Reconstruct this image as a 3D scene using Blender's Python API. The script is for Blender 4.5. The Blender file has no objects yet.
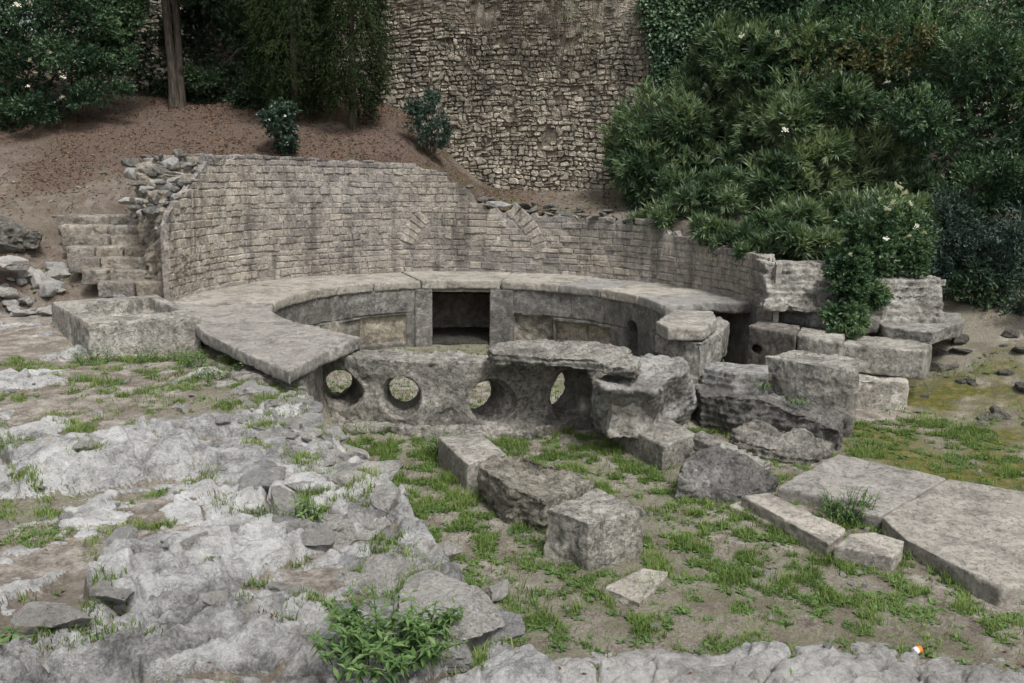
import bpy, bmesh, math, random
import numpy as np
from mathutils import Matrix, Vector
random.seed(7)
rng = np.random.default_rng(11)
sc = bpy.context.scene
COL = sc.collection
R = math.radians

# ------------------------------------------------------------------ noise
def hsh(ix, iy, iz, s):
    h = (ix.astype(np.int64)*374761393 + iy.astype(np.int64)*668265263 + iz.astype(np.int64)*2147483647 + s*974711) & 0xffffffff
    h = ((h ^ (h >> 13))*1274126177) & 0xffffffff
    h = ((h ^ (h >> 15))*2246822519) & 0xffffffff
    return ((h ^ (h >> 16)) & 0xffffff)/float(0xffffff)

def vn(p, s=0):
    p = np.asarray(p, float)
    if p.shape[-1] == 2: p = np.concatenate([p, np.zeros(p.shape[:-1]+(1,))], -1)
    i = np.floor(p).astype(np.int64); f = p-i
    f = f*f*f*(f*(f*6-15)+10)
    x, y, z = i[..., 0], i[..., 1], i[..., 2]
    fx, fy, fz = f[..., 0], f[..., 1], f[..., 2]
    def L(a, b, t): return a+(b-a)*t
    r = L(L(L(hsh(x, y, z, s), hsh(x+1, y, z, s), fx), L(hsh(x, y+1, z, s), hsh(x+1, y+1, z, s), fx), fy),
          L(L(hsh(x, y, z+1, s), hsh(x+1, y, z+1, s), fx), L(hsh(x, y+1, z+1, s), hsh(x+1, y+1, z+1, s), fx), fy), fz)
    return r*2-1

def fbm(p, o=4, s=0, g=.5):
    p = np.asarray(p, float); a = 1.; t = 0; n = 0
    for k in range(o):
        t = t+a*vn(p*2.03**k+k*17.3, s+k); n += a; a *= g
    return t/n

def vor(p, s=0):
    """2-d Voronoi: F1, F2-F1, id, offset to the cell point"""
    i = np.floor(p).astype(np.int64); n = p.shape[0]
    f1 = np.full(n, 9.); f2 = np.full(n, 9.); idd = np.zeros(n); off = np.zeros((n, 2)); z = np.zeros(n, np.int64)
    for dx in (-1, 0, 1):
        for dy in (-1, 0, 1):
            cx = i[:, 0]+dx; cy = i[:, 1]+dy
            px = cx+.08+.84*hsh(cx, cy, z, s); py = cy+.08+.84*hsh(cx, cy, z+1, s)
            ox = p[:, 0]-px; oy = p[:, 1]-py; d = np.hypot(ox, oy)
            m = d < f1
            f2 = np.where(m, f1, np.minimum(f2, d))
            f1 = np.where(m, d, f1)
            idd = np.where(m, hsh(cx, cy, z+2, s), idd)
            off[:, 0] = np.where(m, ox, off[:, 0]); off[:, 1] = np.where(m, oy, off[:, 1])
    return f1, f2-f1, idd, off

def ss(a, b, x):
    t = np.clip((x-a)/(b-a), 0, 1); return t*t*(3-2*t)

# ------------------------------------------------------------------ mesh helpers
def tag(o, label=None, cat=None, group=None, kind=None):
    if label: o['label'] = label
    if cat: o['category'] = cat
    if group: o['group'] = group
    if kind: o['kind'] = kind
    return o

def link(o, parent=None):
    COL.objects.link(o)
    if parent is not None: o.parent = parent
    return o

def empty(name, loc=(0, 0, 0)):
    o = bpy.data.objects.new(name, None); o.location = loc; o.empty_display_size = .2
    return link(o)

def np_mesh(name, V, faces, attrs=None, smooth=True):
    """faces: list of int arrays (n,k)"""
    me = bpy.data.meshes.new(name)
    V = np.asarray(V, np.float32)
    me.vertices.add(len(V)); me.vertices.foreach_set('co', V.ravel())
    faces = [np.asarray(f, np.int32) for f in faces if len(f)]
    tot = sum(f.size for f in faces); nf = sum(len(f) for f in faces)
    me.loops.add(tot); me.loops.foreach_set('vertex_index', np.concatenate([f.ravel() for f in faces]))
    st = []; a = 0
    for f in faces:
        st.append(a+np.arange(len(f))*f.shape[1]); a += f.size
    me.polygons.add(nf); me.polygons.foreach_set('loop_start', np.concatenate(st).astype(np.int32))
    me.update(calc_edges=True)
    me.polygons.foreach_set('use_smooth', np.full(nf, bool(smooth)))
    for k, v in (attrs or {}).items():
        at = me.attributes.new(k, 'FLOAT', 'POINT'); at.data.foreach_set('value', np.asarray(v, np.float32))
    return me

def mobj(name, me, mat, parent=None, loc=None):
    if loc is not None:
        me.transform(Matrix.Translation(-Vector(loc)))
    o = bpy.data.objects.new(name, me)
    if loc is not None: o.location = loc
    me.materials.clear(); me.materials.append(mat)
    return link(o, parent)

def grid_faces(nu, nv, wrap=False):
    i = np.arange(nu-1)[:, None]*nv+np.arange(nv-1)[None, :]
    i = i.ravel()
    return np.stack([i, i+nv, i+nv+1, i+1], 1)

def remesh(V, F, vox, cutters=()):
    """closed polyhedron -> even dense mesh, returns coords, normals, edges, mesh"""
    me = bpy.data.meshes.new('tmp'); me.from_pydata([tuple(map(float, v)) for v in V], [], [tuple(map(int, f)) for f in F])
    bm = bmesh.new(); bm.from_mesh(me); bmesh.ops.recalc_face_normals(bm, faces=bm.faces[:])
    bm.to_mesh(me); bm.free()
    o = bpy.data.objects.new('tmp', me); COL.objects.link(o)
    cs = []
    for c in cutters:
        cm = bpy.data.meshes.new('cut'); cm.from_pydata([tuple(map(float, v)) for v in c[0]], [], [tuple(map(int, f)) for f in c[1]])
        bm = bmesh.new(); bm.from_mesh(cm); bmesh.ops.recalc_face_normals(bm, faces=bm.faces[:]); bm.to_mesh(cm); bm.free()
        co = bpy.data.objects.new('cut', cm); COL.objects.link(co); cs.append(co)
        m = o.modifiers.new('b', 'BOOLEAN'); m.object = co; m.operation = 'DIFFERENCE'; m.solver = 'EXACT'
    m = o.modifiers.new('r', 'REMESH'); m.mode = 'VOXEL'; m.voxel_size = vox; m.use_smooth_shade = True
    dg = bpy.context.evaluated_depsgraph_get()
    res = bpy.data.meshes.new_from_object(o.evaluated_get(dg))
    for x in [o]+cs:
        d = x.data; bpy.data.objects.remove(x); bpy.data.meshes.remove(d)
    return res

def coords(me):
    n = len(me.vertices); a = np.empty(n*3, np.float32); me.vertices.foreach_get('co', a); return a.reshape(-1, 3).astype(float)

def normals(me):
    n = len(me.vertices); a = np.empty(n*3, np.float32); me.vertex_normals.foreach_get('vector', a); return a.reshape(-1, 3).astype(float)

def lap(me, P, it, w=None):
    n = len(me.vertices); e = np.empty(len(me.edges)*2, np.int32); me.edges.foreach_get('vertices', e); e = e.reshape(-1, 2)
    deg = np.bincount(e.ravel(), minlength=n).astype(float); deg[deg == 0] = 1
    Q = P.copy()
    for _ in range(it):
        S = np.stack([np.bincount(e[:, 0], Q[e[:, 1], k], n)+np.bincount(e[:, 1], Q[e[:, 0], k], n) for k in range(3)], 1)/deg[:, None]
        Q = Q+(S-Q)*.6 if w is None else Q+(S-Q)*(.6*w)[:, None]
    return Q

def weather(me, vox, amp=.012, chip=6, seed=0, strata=0., lump=0., flake=0.):
    """worn stone: edges rounded unevenly, pitted and lumpy faces, optional bedding lines"""
    P = coords(me)
    w = np.clip(.45+1.1*fbm(P*2.2, 3, seed), .06, 1)
    P = lap(me, P, chip, w)
    me.vertices.foreach_set('co', P.astype(np.float32).ravel()); me.update()
    N = normals(me)
    d = amp*fbm(P*5, 4, seed+5, .55)+amp*.45*fbm(P*18, 3, seed+9)
    if lump: d += lump*fbm(P*1.7, 2, seed+21)
    if strata:
        q = P.copy(); q[:, 0] *= .55; q[:, 1] *= .55
        t = P[:, 2]*1.0+.1*fbm(q*2, 3, seed+31)
        fr = t/.075+.6*fbm(P*1.3, 2, seed+3)
        saw = fr-np.floor(fr)
        d += strata*(saw-.6)*np.clip(1.2-np.abs(N[:, 2]), 0, 1)
    if flake:
        q = fbm(P*2.6, 3, seed+41); d += flake*(np.floor(q*4)/4-.1)
    pit = ss(.25, .6, fbm(P*9, 2, seed+51)); d -= amp*1.0*pit
    pk = ss(.30, .5, fbm(P*3.3, 3, seed+61)); d -= amp*1.3*pk; d += amp*.5*np.abs(fbm(P*11, 3, seed+71))
    P = P+N*d[:, None]
    me.vertices.foreach_set('co', P.astype(np.float32).ravel()); me.update()
    return me

def prism(top, bot):
    n = len(top); V = list(top)+list(bot)
    F = [tuple(range(n)), tuple(range(2*n-1, n-1, -1))]+[(i, n+i, n+(i+1) % n, (i+1) % n) for i in range(n)]
    return V, F

def block(name, top, zb, mat, vox=.02, bot=None, parent=None, cutters=(), flare=0., tilt=None, depth=None, **kw):
    top = [Vector(p) for p in top]
    if depth: top += [p+Vector(depth) for p in reversed(top)]
    c = sum(top, Vector())/len(top)
    if bot is None:
        bot = [Vector((c.x+(p.x-c.x)*(1+flare), c.y+(p.y-c.y)*(1+flare), zb)) for p in top]
    V, F = prism([tuple(p) for p in top], [tuple(p) for p in bot])
    me = remesh(V, F, vox, cutters)
    weather(me, vox, **kw); me.name = name
    return mobj(name, me, mat, parent, loc=(c.x, c.y, zb))

def tube_cut(p, d, r0, r1, n=20, rz=1.):
    """cone frustum from p along d"""
    d = Vector(d); p = Vector(p); u = d.cross(Vector((0, 0, 1))).normalized(); v = u.cross(d).normalized()
    V = [p+u*math.cos(2*math.pi*k/n)*r0+v*math.sin(2*math.pi*k/n)*r0*rz for k in range(n)]
    V += [p+d+u*math.cos(2*math.pi*k/n)*r1+v*math.sin(2*math.pi*k/n)*r1*rz for k in range(n)]
    F = [tuple(range(n)), tuple(range(2*n-1, n-1, -1))]+[(i, n+i, n+(i+1) % n, (i+1) % n) for i in range(n)]
    return [tuple(x) for x in V], F

def box_cut(x0, x1, y0, y1, z0, z1):
    return prism([(x0, y0, z1), (x1, y0, z1), (x1, y1, z1), (x0, y1, z1)], [(x0, y0, z0), (x1, y0, z0), (x1, y1, z0), (x0, y1, z0)])

# ------------------------------------------------------------------ material helpers
class NT:
    def __init__(s, name, disp=False):
        s.m = bpy.data.materials.new(name); s.m.use_nodes = True; s.t = s.m.node_tree; s.t.nodes.clear()
        s.out = s.n('ShaderNodeOutputMaterial')
        s.tc = s.n('ShaderNodeTexCoord')
        oi = s.n('ShaderNodeObjectInfo'); mu = s.n('ShaderNodeMath', operation='MULTIPLY'); s.l(oi.outputs['Random'], mu.inputs[0]); mu.inputs[1].default_value = 37.
        ad = s.n('ShaderNodeVectorMath', operation='ADD'); s.l(s.tc.outputs['Object'], ad.inputs[0]); s.l(mu.outputs[0], ad.inputs[1])
        s.co = ad.outputs[0]; s.rnd = oi.outputs['Random']
    def n(s, ty, **k):
        x = s.t.nodes.new(ty)
        for a, b in k.items(): setattr(x, a, b)
        return x
    def l(s, a, b): s.t.links.new(a, b)
    def set(s, sock, v):
        if isinstance(v, bpy.types.NodeSocket): s.l(v, sock)
        else: sock.default_value = v
    def scale(s, vec, v):
        x = s.n('ShaderNodeVectorMath', operation='MULTIPLY'); s.set(x.inputs[0], vec); x.inputs[1].default_value = v; return x.outputs[0]
    def noise(s, sc_, det=5, rough=.6, dist=0., vec=None):
        x = s.n('ShaderNodeTexNoise'); x.inputs['Scale'].default_value = sc_; x.inputs['Detail'].default_value = det; x.inputs['Roughness'].default_value = rough
        x.inputs['Distortion'].default_value = dist; s.l(s.co if vec is None else vec, x.inputs['Vector']); return x.outputs['Fac']
    def voro(s, sc_, feat='F1', vec=None):
        x = s.n('ShaderNodeTexVoronoi', feature=feat); x.inputs['Scale'].default_value = sc_; s.l(s.co if vec is None else vec, x.inputs['Vector']); return x.outputs['Distance']
    def facet(s, sc_, vec=None):
        """small broken planes: every cell a randomly tilted facet"""
        wn = s.n('ShaderNodeTexNoise'); wn.inputs['Scale'].default_value = sc_*.8; wn.inputs['Detail'].default_value = 3; s.l(s.co, wn.inputs['Vector'])
        wv = s.n('ShaderNodeVectorMath', operation='MULTIPLY_ADD'); s.l(wn.outputs['Color'], wv.inputs[0]); wv.inputs[1].default_value = (.55/sc_,)*3; s.l(s.co, wv.inputs[2])
        x = s.n('ShaderNodeTexVoronoi'); x.inputs['Scale'].default_value = sc_; s.l(wv.outputs[0], x.inputs['Vector'])
        d = s.n('ShaderNodeVectorMath', operation='SUBTRACT'); s.l(wv.outputs[0], d.inputs[0]); s.l(x.outputs['Position'], d.inputs[1])
        c = s.n('ShaderNodeVectorMath', operation='SUBTRACT'); s.l(x.outputs['Color'], c.inputs[0]); c.inputs[1].default_value = (.5, .5, .5)
        o = s.n('ShaderNodeVectorMath', operation='DOT_PRODUCT'); s.l(d.outputs[0], o.inputs[0]); s.l(c.outputs[0], o.inputs[1])
        return s.math('MULTIPLY', o.outputs['Value'], sc_)
    def attr(s, nm):
        x = s.n('ShaderNodeAttribute', attribute_name=nm); return x.outputs['Fac']
    def math(s, op, a, b=0., clamp=False):
        x = s.n('ShaderNodeMath', operation=op, use_clamp=clamp); s.set(x.inputs[0], a); s.set(x.inputs[1], b); return x.outputs[0]
    def mr(s, v, a, b, c=0., d=1.):
        x = s.n('ShaderNodeMapRange', interpolation_type='SMOOTHSTEP'); s.set(x.inputs[0], v)
        for i, q in enumerate((a, b, c, d)): x.inputs[i+1].default_value = q
        return x.outputs[0]
    def ramp(s, fac, stops):
        x = s.n('ShaderNodeValToRGB'); e = x.color_ramp.elements
        while len(e) < len(stops): e.new(.5)
        for el, (p, c) in zip(e, stops): el.position = p; el.color = (*c, 1)
        s.set(x.inputs[0], fac); return x.outputs[0]
    def mix(s, f, a, b, mode='MIX'):
        x = s.n('ShaderNodeMix', data_type='RGBA', blend_type=mode); s.set(x.inputs['Factor'], f)
        for so, v in ((x.inputs[6], a), (x.inputs[7], b)):
            s.set(so, v if isinstance(v, bpy.types.NodeSocket) else (*v, 1))
        return x.outputs[2]
    def bump(s, h, dist, strength=1., nrm=None):
        x = s.n('ShaderNodeBump'); x.inputs['Strength'].default_value = strength; x.inputs['Distance'].default_value = dist; s.l(h, x.inputs['Height'])
        if nrm is not None: s.l(nrm, x.inputs['Normal'])
        return x.outputs[0]
    def bsdf(s, col, rough=.9, nrm=None, spec=.25):
        b = s.n('ShaderNodeBsdfPrincipled'); s.set(b.inputs['Base Color'], col if isinstance(col, bpy.types.NodeSocket) else (*col, 1)); s.set(b.inputs['Roughness'], rough)
        b.inputs['Specular IOR Level'].default_value = spec
        if nrm is not None: s.l(nrm, b.inputs['Normal'])
        s.l(b.outputs[0], s.out.inputs[0]); return b

def g(v, t=(1., 1., 1.)): return (v*t[0], v*t[1], v*t[2])
WARM = (1.06, 1., .88); GREY = (1.02, 1., .95); TAN = (1.13, 1., .78)

def stone_mat(name, dark, mid, light, stain=.35, lichen=.4, orange=0., tint=None, streak=0., bump=.006, moss=0., speck=1., facet=.6, soft=1.):
    dark, mid, light = [(v[0]*1.012, v[1], v[2]*.975) for v in (dark, mid, light)]
    s = NT(name)
    n1 = s.noise(1.1, 6, .62, .3); n2 = s.noise(6.5, 9, .68); n3 = s.noise(38, 5, .7)
    n0 = s.noise(3.2, 5, .6, .5)
    f = s.math('ADD', s.math('MULTIPLY', n1, .35), s.math('ADD', s.math('MULTIPLY', n0, .30), s.math('MULTIPLY', n2, .35)))
    f = s.math('ADD', s.math('MULTIPLY', f, .82), s.math('MULTIPLY', n3, .18))
    c = s.ramp(f, [(.49-.09*soft, dark), (.49, mid), (.49+.095*soft, light)])
    # grain: fine dark and pale speckle of the weathered crust
    sp = s.noise(55, 6, .8); sp2 = s.noise(24, 7, .78, .8)
    c = s.mix(s.math('MULTIPLY', s.mr(sp2, .52, .64), .50*speck), c, tuple(.45*x for x in dark))
    c = s.mix(s.math('MULTIPLY', s.mr(sp, .54, .66), .4*speck), c, tuple(min(.6, x*1.2+.04) for x in light))
    c = s.mix(1., c, s.ramp(s.rnd, [(0., (.84, .85, .88)), (.5, (1., .985, .95)), (1., (1.14, 1.11, 1.06))]), 'MULTIPLY')
    if tint:
        t = s.attr('tint')
        c = s.mix(1., c, s.ramp(t, tint), 'MULTIPLY')
    # black biofilm, then pale lichen in small round colonies
    d = s.mr(s.noise(2.7, 8, .72, .6), .47, .60); d = s.math('MULTIPLY', d, s.mr(s.noise(22, 4, .7), .25, .58))
    c = s.mix(s.math('MULTIPLY', d, stain), c, (.055, .054, .05))
    if streak:
        v = s.scale(s.co, (2.2, 2.2, .16)); k = s.mr(s.noise(1.4, 6, .65, 0, v), .5, .66)
        c = s.mix(s.math('MULTIPLY', k, streak), c, (.06, .056, .05))
    li = s.math('MULTIPLY', s.mr(s.noise(13, 6, .72, .4), .55, .66), s.mr(n1, .38, .6))
    c = s.mix(s.math('MULTIPLY', li, lichen), c, tuple(min(.62, x*1.45+.05) for x in light))
    if orange:
        o = s.math('MULTIPLY', s.mr(s.noise(8, 5, .7), .6, .68), s.mr(s.noise(1.9, 2), .5, .6))
        c = s.mix(s.math('MULTIPLY', o, orange), c, (.36, .22, .06))
    if moss:
        o = s.mr(s.noise(3.1, 7, .7), .56, .7)
        c = s.mix(s.math('MULTIPLY', o, moss), c, (.07, .085, .025))
    pit = s.mr(s.voro(34), .0, .22)
    h = s.math('ADD', s.math('MULTIPLY', s.noise(16, 8, .72), 1.1), s.math('MULTIPLY', s.noise(80, 4, .7), .35))
    h = s.math('ADD', h, s.math('MULTIPLY', pit, .22)); h = s.math('ADD', h, s.math('MULTIPLY', s.noise(6, 4, .6), .9)); h = s.math('SUBTRACT', h, s.math('MULTIPLY', s.mr(sp2, .52, .64), .35))
    h = s.math('ADD', h, s.math('ADD', s.math('MULTIPLY', s.facet(11), facet*1.6), s.math('MULTIPLY', s.facet(30), facet*.6)))
    s.bsdf(c, .93, s.bump(h, bump*3.4, 1.))
    return s.m

def leaf_mat(name, dark, mid, light, rough=.45, trans=.25, spec=.4):
    s = NT(name)
    t = s.attr('tint')
    c = s.ramp(t, [(0., dark), (.5, mid), (1., light)])
    b = s.bsdf(c, rough, None, spec)
    if trans:
        tr = s.n('ShaderNodeBsdfTranslucent'); s.l(s.mix(1., c, (1.2, 1.25, .6), 'MULTIPLY'), tr.inputs[0])
        mx = s.n('ShaderNodeMixShader'); mx.inputs[0].default_value = trans
        s.l(b.outputs[0], mx.inputs[1]); s.l(tr.outputs[0], mx.inputs[2]); s.l(mx.outputs[0], s.out.inputs[0])
    return s.m
# ------------------------------------------------------------------ terrain
EY = np.array([-16., -11., -9.6, -9.0, -8.5, -7.8, -7.2, -6.6, -6., -5.4, -4.8, -4.0, -3.4, -2.5])
EX = np.array([1.7, .85, .42, .12, -.10, -.36, -.58, -.86, -1.06, -1.30, -1.55, -1.72, -1.72, -1.8])

def base_height(x, y):
    """returns smooth ground height and the zone weights"""
    r = np.hypot(x, y)
    p = np.stack([x, y], -1)
    wob = .14*fbm(p*1.1, 3, 3)+.05*fbm(p*4.5, 2, 4)
    # court in front of the pierced wall
    court = -1.0+.05*ss(-6.5, -10, y)+.03*fbm(p*.8, 2, 8)+.10*ss(-3.9, -3.2, y)*ss(3.6, 2.2, x)
    court = court+.75*ss(5.6, 9.2, x+.45*y*0+.25*(y+2))*ss(-6.5, -1, y)+.9*ss(-1.2, 1.5, y)*ss(4.6, 6.5, x)
    # rocky shelf on the left
    shelf = -.30+.05*fbm(p*.5, 2, 12)-.02*ss(-2.2, -4.5, x)*ss(-8, -4, y)+.05*ss(-7, -10, y)+.12*ss(-2.2, -.2, y)
    xe = np.interp(y, EY, EX)
    ws = ss(.14, -.14, x-xe+wob)*ss(1.3, .8, y*0)*(x < 3.5)
    h = court+(shelf-court)*ws
    # inside the basin and below the paving
    th = np.degrees(np.arctan2(y, x))
    inside = ss(3.35, 3.15, r)
    ring = ss(4.72, 4.6, r)*((th > -15) | (th < -176)).astype(float)
    m = np.maximum(inside, ring)
    h = h+(-1.24+.03*fbm(p*2, 2, 9)-h)*m
    # banks behind
    lb = .10+.57*(y-.35)
    lb = np.where(y > 5.2, .10+.57*4.85+.33*(y-5.2), lb)
    lb = lb+.72*np.exp(-(((x+5.05)/.75)**2+((y-2.45)/.9)**2))
    lb = np.minimum(lb, 6.)
    wl = ss(4.5, 4.62, r)*ss(.15, .75, y)*(x < 2)
    rb = 1.12+.28*(r-4.5)
    rb = rb*ss(-5, 22, th)+(-.6)*(1-ss(-5, 22, th))
    mixr = ss(-2.0, .7, x)
    bank = lb*(1-mixr)+rb*mixr
    wr = ss(4.5, 4.62, r)*((th > 4)&(th < 92)).astype(float)
    wb = np.where(x < 0.36, wl, wr)
    wb = np.where((x >= .36), wr*ss(4, 26, th), wb)
    lift = np.maximum(bank, h)
    h = h+(lift-h)*wb
    bankm = wb
    h = h-.34*ss(-7.5, -7.0, x)*ss(-4.3, -4.6, x)*ss(.0, .3, y)*ss(2.5, 2.2, y)*(wb > 0)
    return h, ws*(1-m)*(1-wb), bankm, m, r, th

def terrain(x, y):
    p = np.stack([x, y], -1)
    h0, shelf, bank, ins, r, th = base_height(x, y)
    a = R(-38); ca, sa = math.cos(a), math.sin(a)
    q = np.stack([p[:, 0]*ca-p[:, 1]*sa, p[:, 0]*sa+p[:, 1]*ca], -1)
    wq = q+.16*np.stack([fbm(q*1.6, 3, 61), fbm(q*1.6, 3, 62)], -1)+.03*np.stack([fbm(q*8, 2, 63), fbm(q*8, 2, 64)], -1)
    # big outcrops, tilted facets, small facets
    f, e, i, o = vor(wq*np.array([.85, 1.5]), 1)
    big = .15*(i-.4)+.09*(1-f)+(o[:, 0]*(hsh((i*999).astype(int), (i*77).astype(int), (i*7).astype(int), 3)-.5)+o[:, 1]*(hsh((i*999).astype(int), (i*77).astype(int), (i*7).astype(int), 4)-.5))*.22
    big = big-.15*(1-ss(0., .06, e))
    f2, e2, i2, o2 = vor(wq*np.array([2.4, 3.6])+7.7, 2)
    mid = .085*(i2-.4)+(o2[:, 0]*(i2-.5)+o2[:, 1]*(((i2*13.7) % 1)-.5))*.12-.05*(1-ss(0, .055, e2))
    f3, e3, i3, o3 = vor(wq*np.array([7, 9.5])+3.1, 5)
    sm = .022*(i3-.4)+(o3[:, 0]*(i3-.5)+o3[:, 1]*(((i3*13.7) % 1)-.5))*.05-.010*(1-ss(0, .09, e3))
    smw = ss(-.15, .35, fbm(p*1.3, 3, 71))
    rough = .022*fbm(p*5, 6, 72, .62)-.045*np.maximum(0, .18-np.abs(fbm(wq*3.2, 4, 76, .6)))/.18*ss(-.2, .2, fbm(p*1.1, 2, 77))+.016*np.abs(fbm(p*14, 3, 73))-.03*ss(.25, .5, fbm(p*7, 3, 78))
    f5, e5, i5, o5 = vor(wq*np.array([14, 19.])+1.7, 15)
    fine = .012*(i5-.4)+(o5[:, 0]*(i5-.5)+o5[:, 1]*(((i5*13.7) % 1)-.5))*.026-.006*(1-ss(0, .1, e5))
    sheet = q[:, 1]*1.6+.25*fbm(q*1.3, 3, 79)+(i-.5)*.6; sheet = (sheet/.35) % 1.; bed = .085*(sheet-.5)*ss(.2, .7, i)
    rock = big*.9+bed+fine*(.4+.8*smw)+mid*(.75+.6*smw)+sm*(.35+.9*smw)+rough
    # where the bedrock crops out
    # outcrop strength: strong on the shelf near the camera, faint elsewhere
    near = ss(-4.6, -6.6, y)
    upz = ss(-5.6, -4.4, y-.25*(x+2.5))*shelf*(.25+.75*ss(-5.0, -3.9, x+.5*fbm(p*.8, 2, 99)))
    shf = shelf*(.030+.062*near-.055*upz+.04*ss(-.9, -.1, x-np.interp(y, EY, EX)))
    lowr = (1-shelf)*(1-bank)*(1-ins)
    path = lowr*ss(-7.75, -8.7, y+.35*fbm(p*1.2, 2, 75))
    off = -.115+.10*fbm(p*.9, 3, 74)+shf*1.2+path*.17-bank*.25-ins*.6-lowr*.03+.04*lowr*ss(5.6, 7.5, x)
    rock = rock*(1-.45*upz)
    rockh = np.where(lowr[:]>.5, rock*.45-.02, rock)+off
    soil = .018*fbm(p*3, 4, 81)+.008*fbm(p*14, 3, 82)+.006*fbm(p*40, 2, 83)
    soil = soil-.02*path
    k = rockh-soil
    rm = ss(-.012, .02, k)*(1-.95*(1-ss(.0, .05, e))*(1-ins))*(1-.75*(1-ss(.0, .045, e2))*ss(-.2, .25, fbm(p*1.7, 2, 88)))
    h = h0+np.where(k > 0, rockh*1.0, soil)
    return h, rm, shelf, bank, ins, path, r, th

def build_ground():
    # fan of quads whose size grows with distance from the viewpoint area
    D0 = -13.0
    dist = 2.0*np.exp(np.linspace(0, math.log(60/2.0), 1250))
    t = np.concatenate([np.linspace(-2.2, -.82, 70)[:-1], np.linspace(-.82, .92, 820), np.linspace(.92, 2.2, 60)[1:]])
    Dg, T = np.meshgrid(dist, t, indexing='ij')
    x = (T*Dg).ravel(); y = (Dg+D0).ravel()
    h, rm, shelf, bank, ins, path, r, th = terrain(x, y)
    H = h.reshape(len(dist), len(t))
    for _ in range(1):
        H[1:-1] = .25*H[:-2]+.5*H[1:-1]+.25*H[2:]; H[:, 1:-1] = .25*H[:, :-2]+.5*H[:, 1:-1]+.25*H[:, 2:]
    h = H.ravel()
    p = np.stack([x, y], -1)
    lit = bank*ss(3.2, 0., x)*np.clip(ss(-.35, .45, fbm(p*.9, 3, 90)+.8*ss(2.4, 4.6, y)-.2), .3, 1)
    mossm = (1-bank)*(1-ins)*ss(3.9, 4.6, x)*ss(-6.6, -5.0, y)*ss(-.8, -2.0, y)*ss(-.45, .1, fbm(p*1.1, 4, 91))
    gm = ss(.0, .35, fbm(p*.8, 4, 92)+.15*(1-shelf))*(1-bank*.6)
    me = np_mesh('ground', np.stack([x, y, h], -1), [grid_faces(len(dist), len(t))[:, ::-1]], dict(rock=rm, litter=lit, moss=mossm, path=path, green=gm, bank=bank))
    s = NT('ground')
    ro = s.attr('rock'); li = s.attr('litter'); mo = s.attr('moss'); pa = s.attr('path'); gr = s.attr('green')
    n1 = s.noise(1.2, 6, .6); n2 = s.noise(7, 8, .68); n3 = s.noise(45, 6, .72); n4 = s.noise(160, 3, .7)
    f = s.math('ADD', s.math('MULTIPLY', n1, .38), s.math('ADD', s.math('MULTIPLY', n2, .4), s.math('MULTIPLY', n3, .22)))
    rock = s.ramp(f, [(.40, (.14, .137, .13)), (.46, (.31, .304, .295)), (.52, (.48, .474, .462)), (.60, (.63, .625, .61))])
    rock = s.mix(s.math('MULTIPLY', s.mr(s.noise(28, 7, .78, .8), .52, .63), .5), rock, (.12, .115, .105)); rock = s.mix(s.math('MULTIPLY', s.mr(s.noise(18, 6, .75, .4), .55, .66), .3), rock, (.64, .635, .625))
    wv = s.n('ShaderNodeTexNoise'); wv.inputs['Scale'].default_value = 2.2; wv.inputs['Detail'].default_value = 5; s.l(s.co, wv.inputs['Vector'])
    wsc = s.n('ShaderNodeVectorMath', operation='MULTIPLY_ADD'); s.l(wv.outputs['Color'], wsc.inputs[0]); wsc.inputs[1].default_value = (.9, .9, .9); s.l(s.co, wsc.inputs[2])
    crackn = s.voro(2.6, 'DISTANCE_TO_EDGE', vec=wsc.outputs[0])
    crack = s.math('MULTIPLY', s.mr(crackn, .022, 0.), s.mr(n1, .44, .56))
    rock = s.mix(s.math('MULTIPLY', s.mr(s.noise(9, 6, .75, .5), .55, .68), .55), rock, (.13, .128, .122))
    rock = s.mix(s.math('MULTIPLY', s.mr(s.noise(5, 6, .75), .56, .68), .28), rock, (.36, .27, .16))
    rock = s.mix(s.math('MULTIPLY', pa, .35), rock, (.32, .30, .27))
    soil = s.ramp(s.math('ADD', s.math('MULTIPLY', n2, .6), s.math('MULTIPLY', n3, .4)), [(.40, (.15, .124, .10)), (.5, (.30, .264, .224)), (.60, (.47, .43, .38))])
    soil = s.mix(s.math('MULTIPLY', s.mr(s.noise(60, 3, .6), .57, .66), .5), soil, (.46, .43, .39)); soil = s.mix(s.math('MULTIPLY', s.mr(s.noise(2.3, 6, .65), .46, .6), .5), soil, (.13, .10, .075)); soil = s.mix(s.math('MULTIPLY', s.attr('bank'), .45), soil, (.12, .094, .072))
    grn = s.mix(n3, (.065, .085, .025), (.14, .16, .05))
    soil = s.mix(s.math('MULTIPLY', s.math('MULTIPLY', gr, s.mr(n2, .42, .58)), .55), soil, grn)
    mcol = s.ramp(n2, [(.36, (.05, .062, .014)), (.47, (.105, .115, .024)), (.55, (.17, .15, .04)), (.66, (.22, .19, .11))])
    soil = s.mix(s.math('MULTIPLY', mo, s.mr(n2, .33, .47), True), soil, mcol)
    lcol = s.ramp(s.math('ADD', s.math('MULTIPLY', n3, .5), s.math('MULTIPLY', n4, .5)), [(.38, (.036, .022, .016)), (.5, (.098, .066, .051)), (.62, (.28, .215, .17))])
    soil = s.mix(s.math('MULTIPLY', li, .95), soil, lcol)
    k = s.mr(s.math('ADD', ro, s.math('MULTIPLY', s.math('SUBTRACT', n2, .5), 1.1)), .38, .58)
    c = s.mix(k, soil, rock)
    hb = s.math('ADD', s.math('MULTIPLY', n2, .6), s.math('ADD', s.math('MULTIPLY', n3, .5), s.math('MULTIPLY', n4, .16)))
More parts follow.
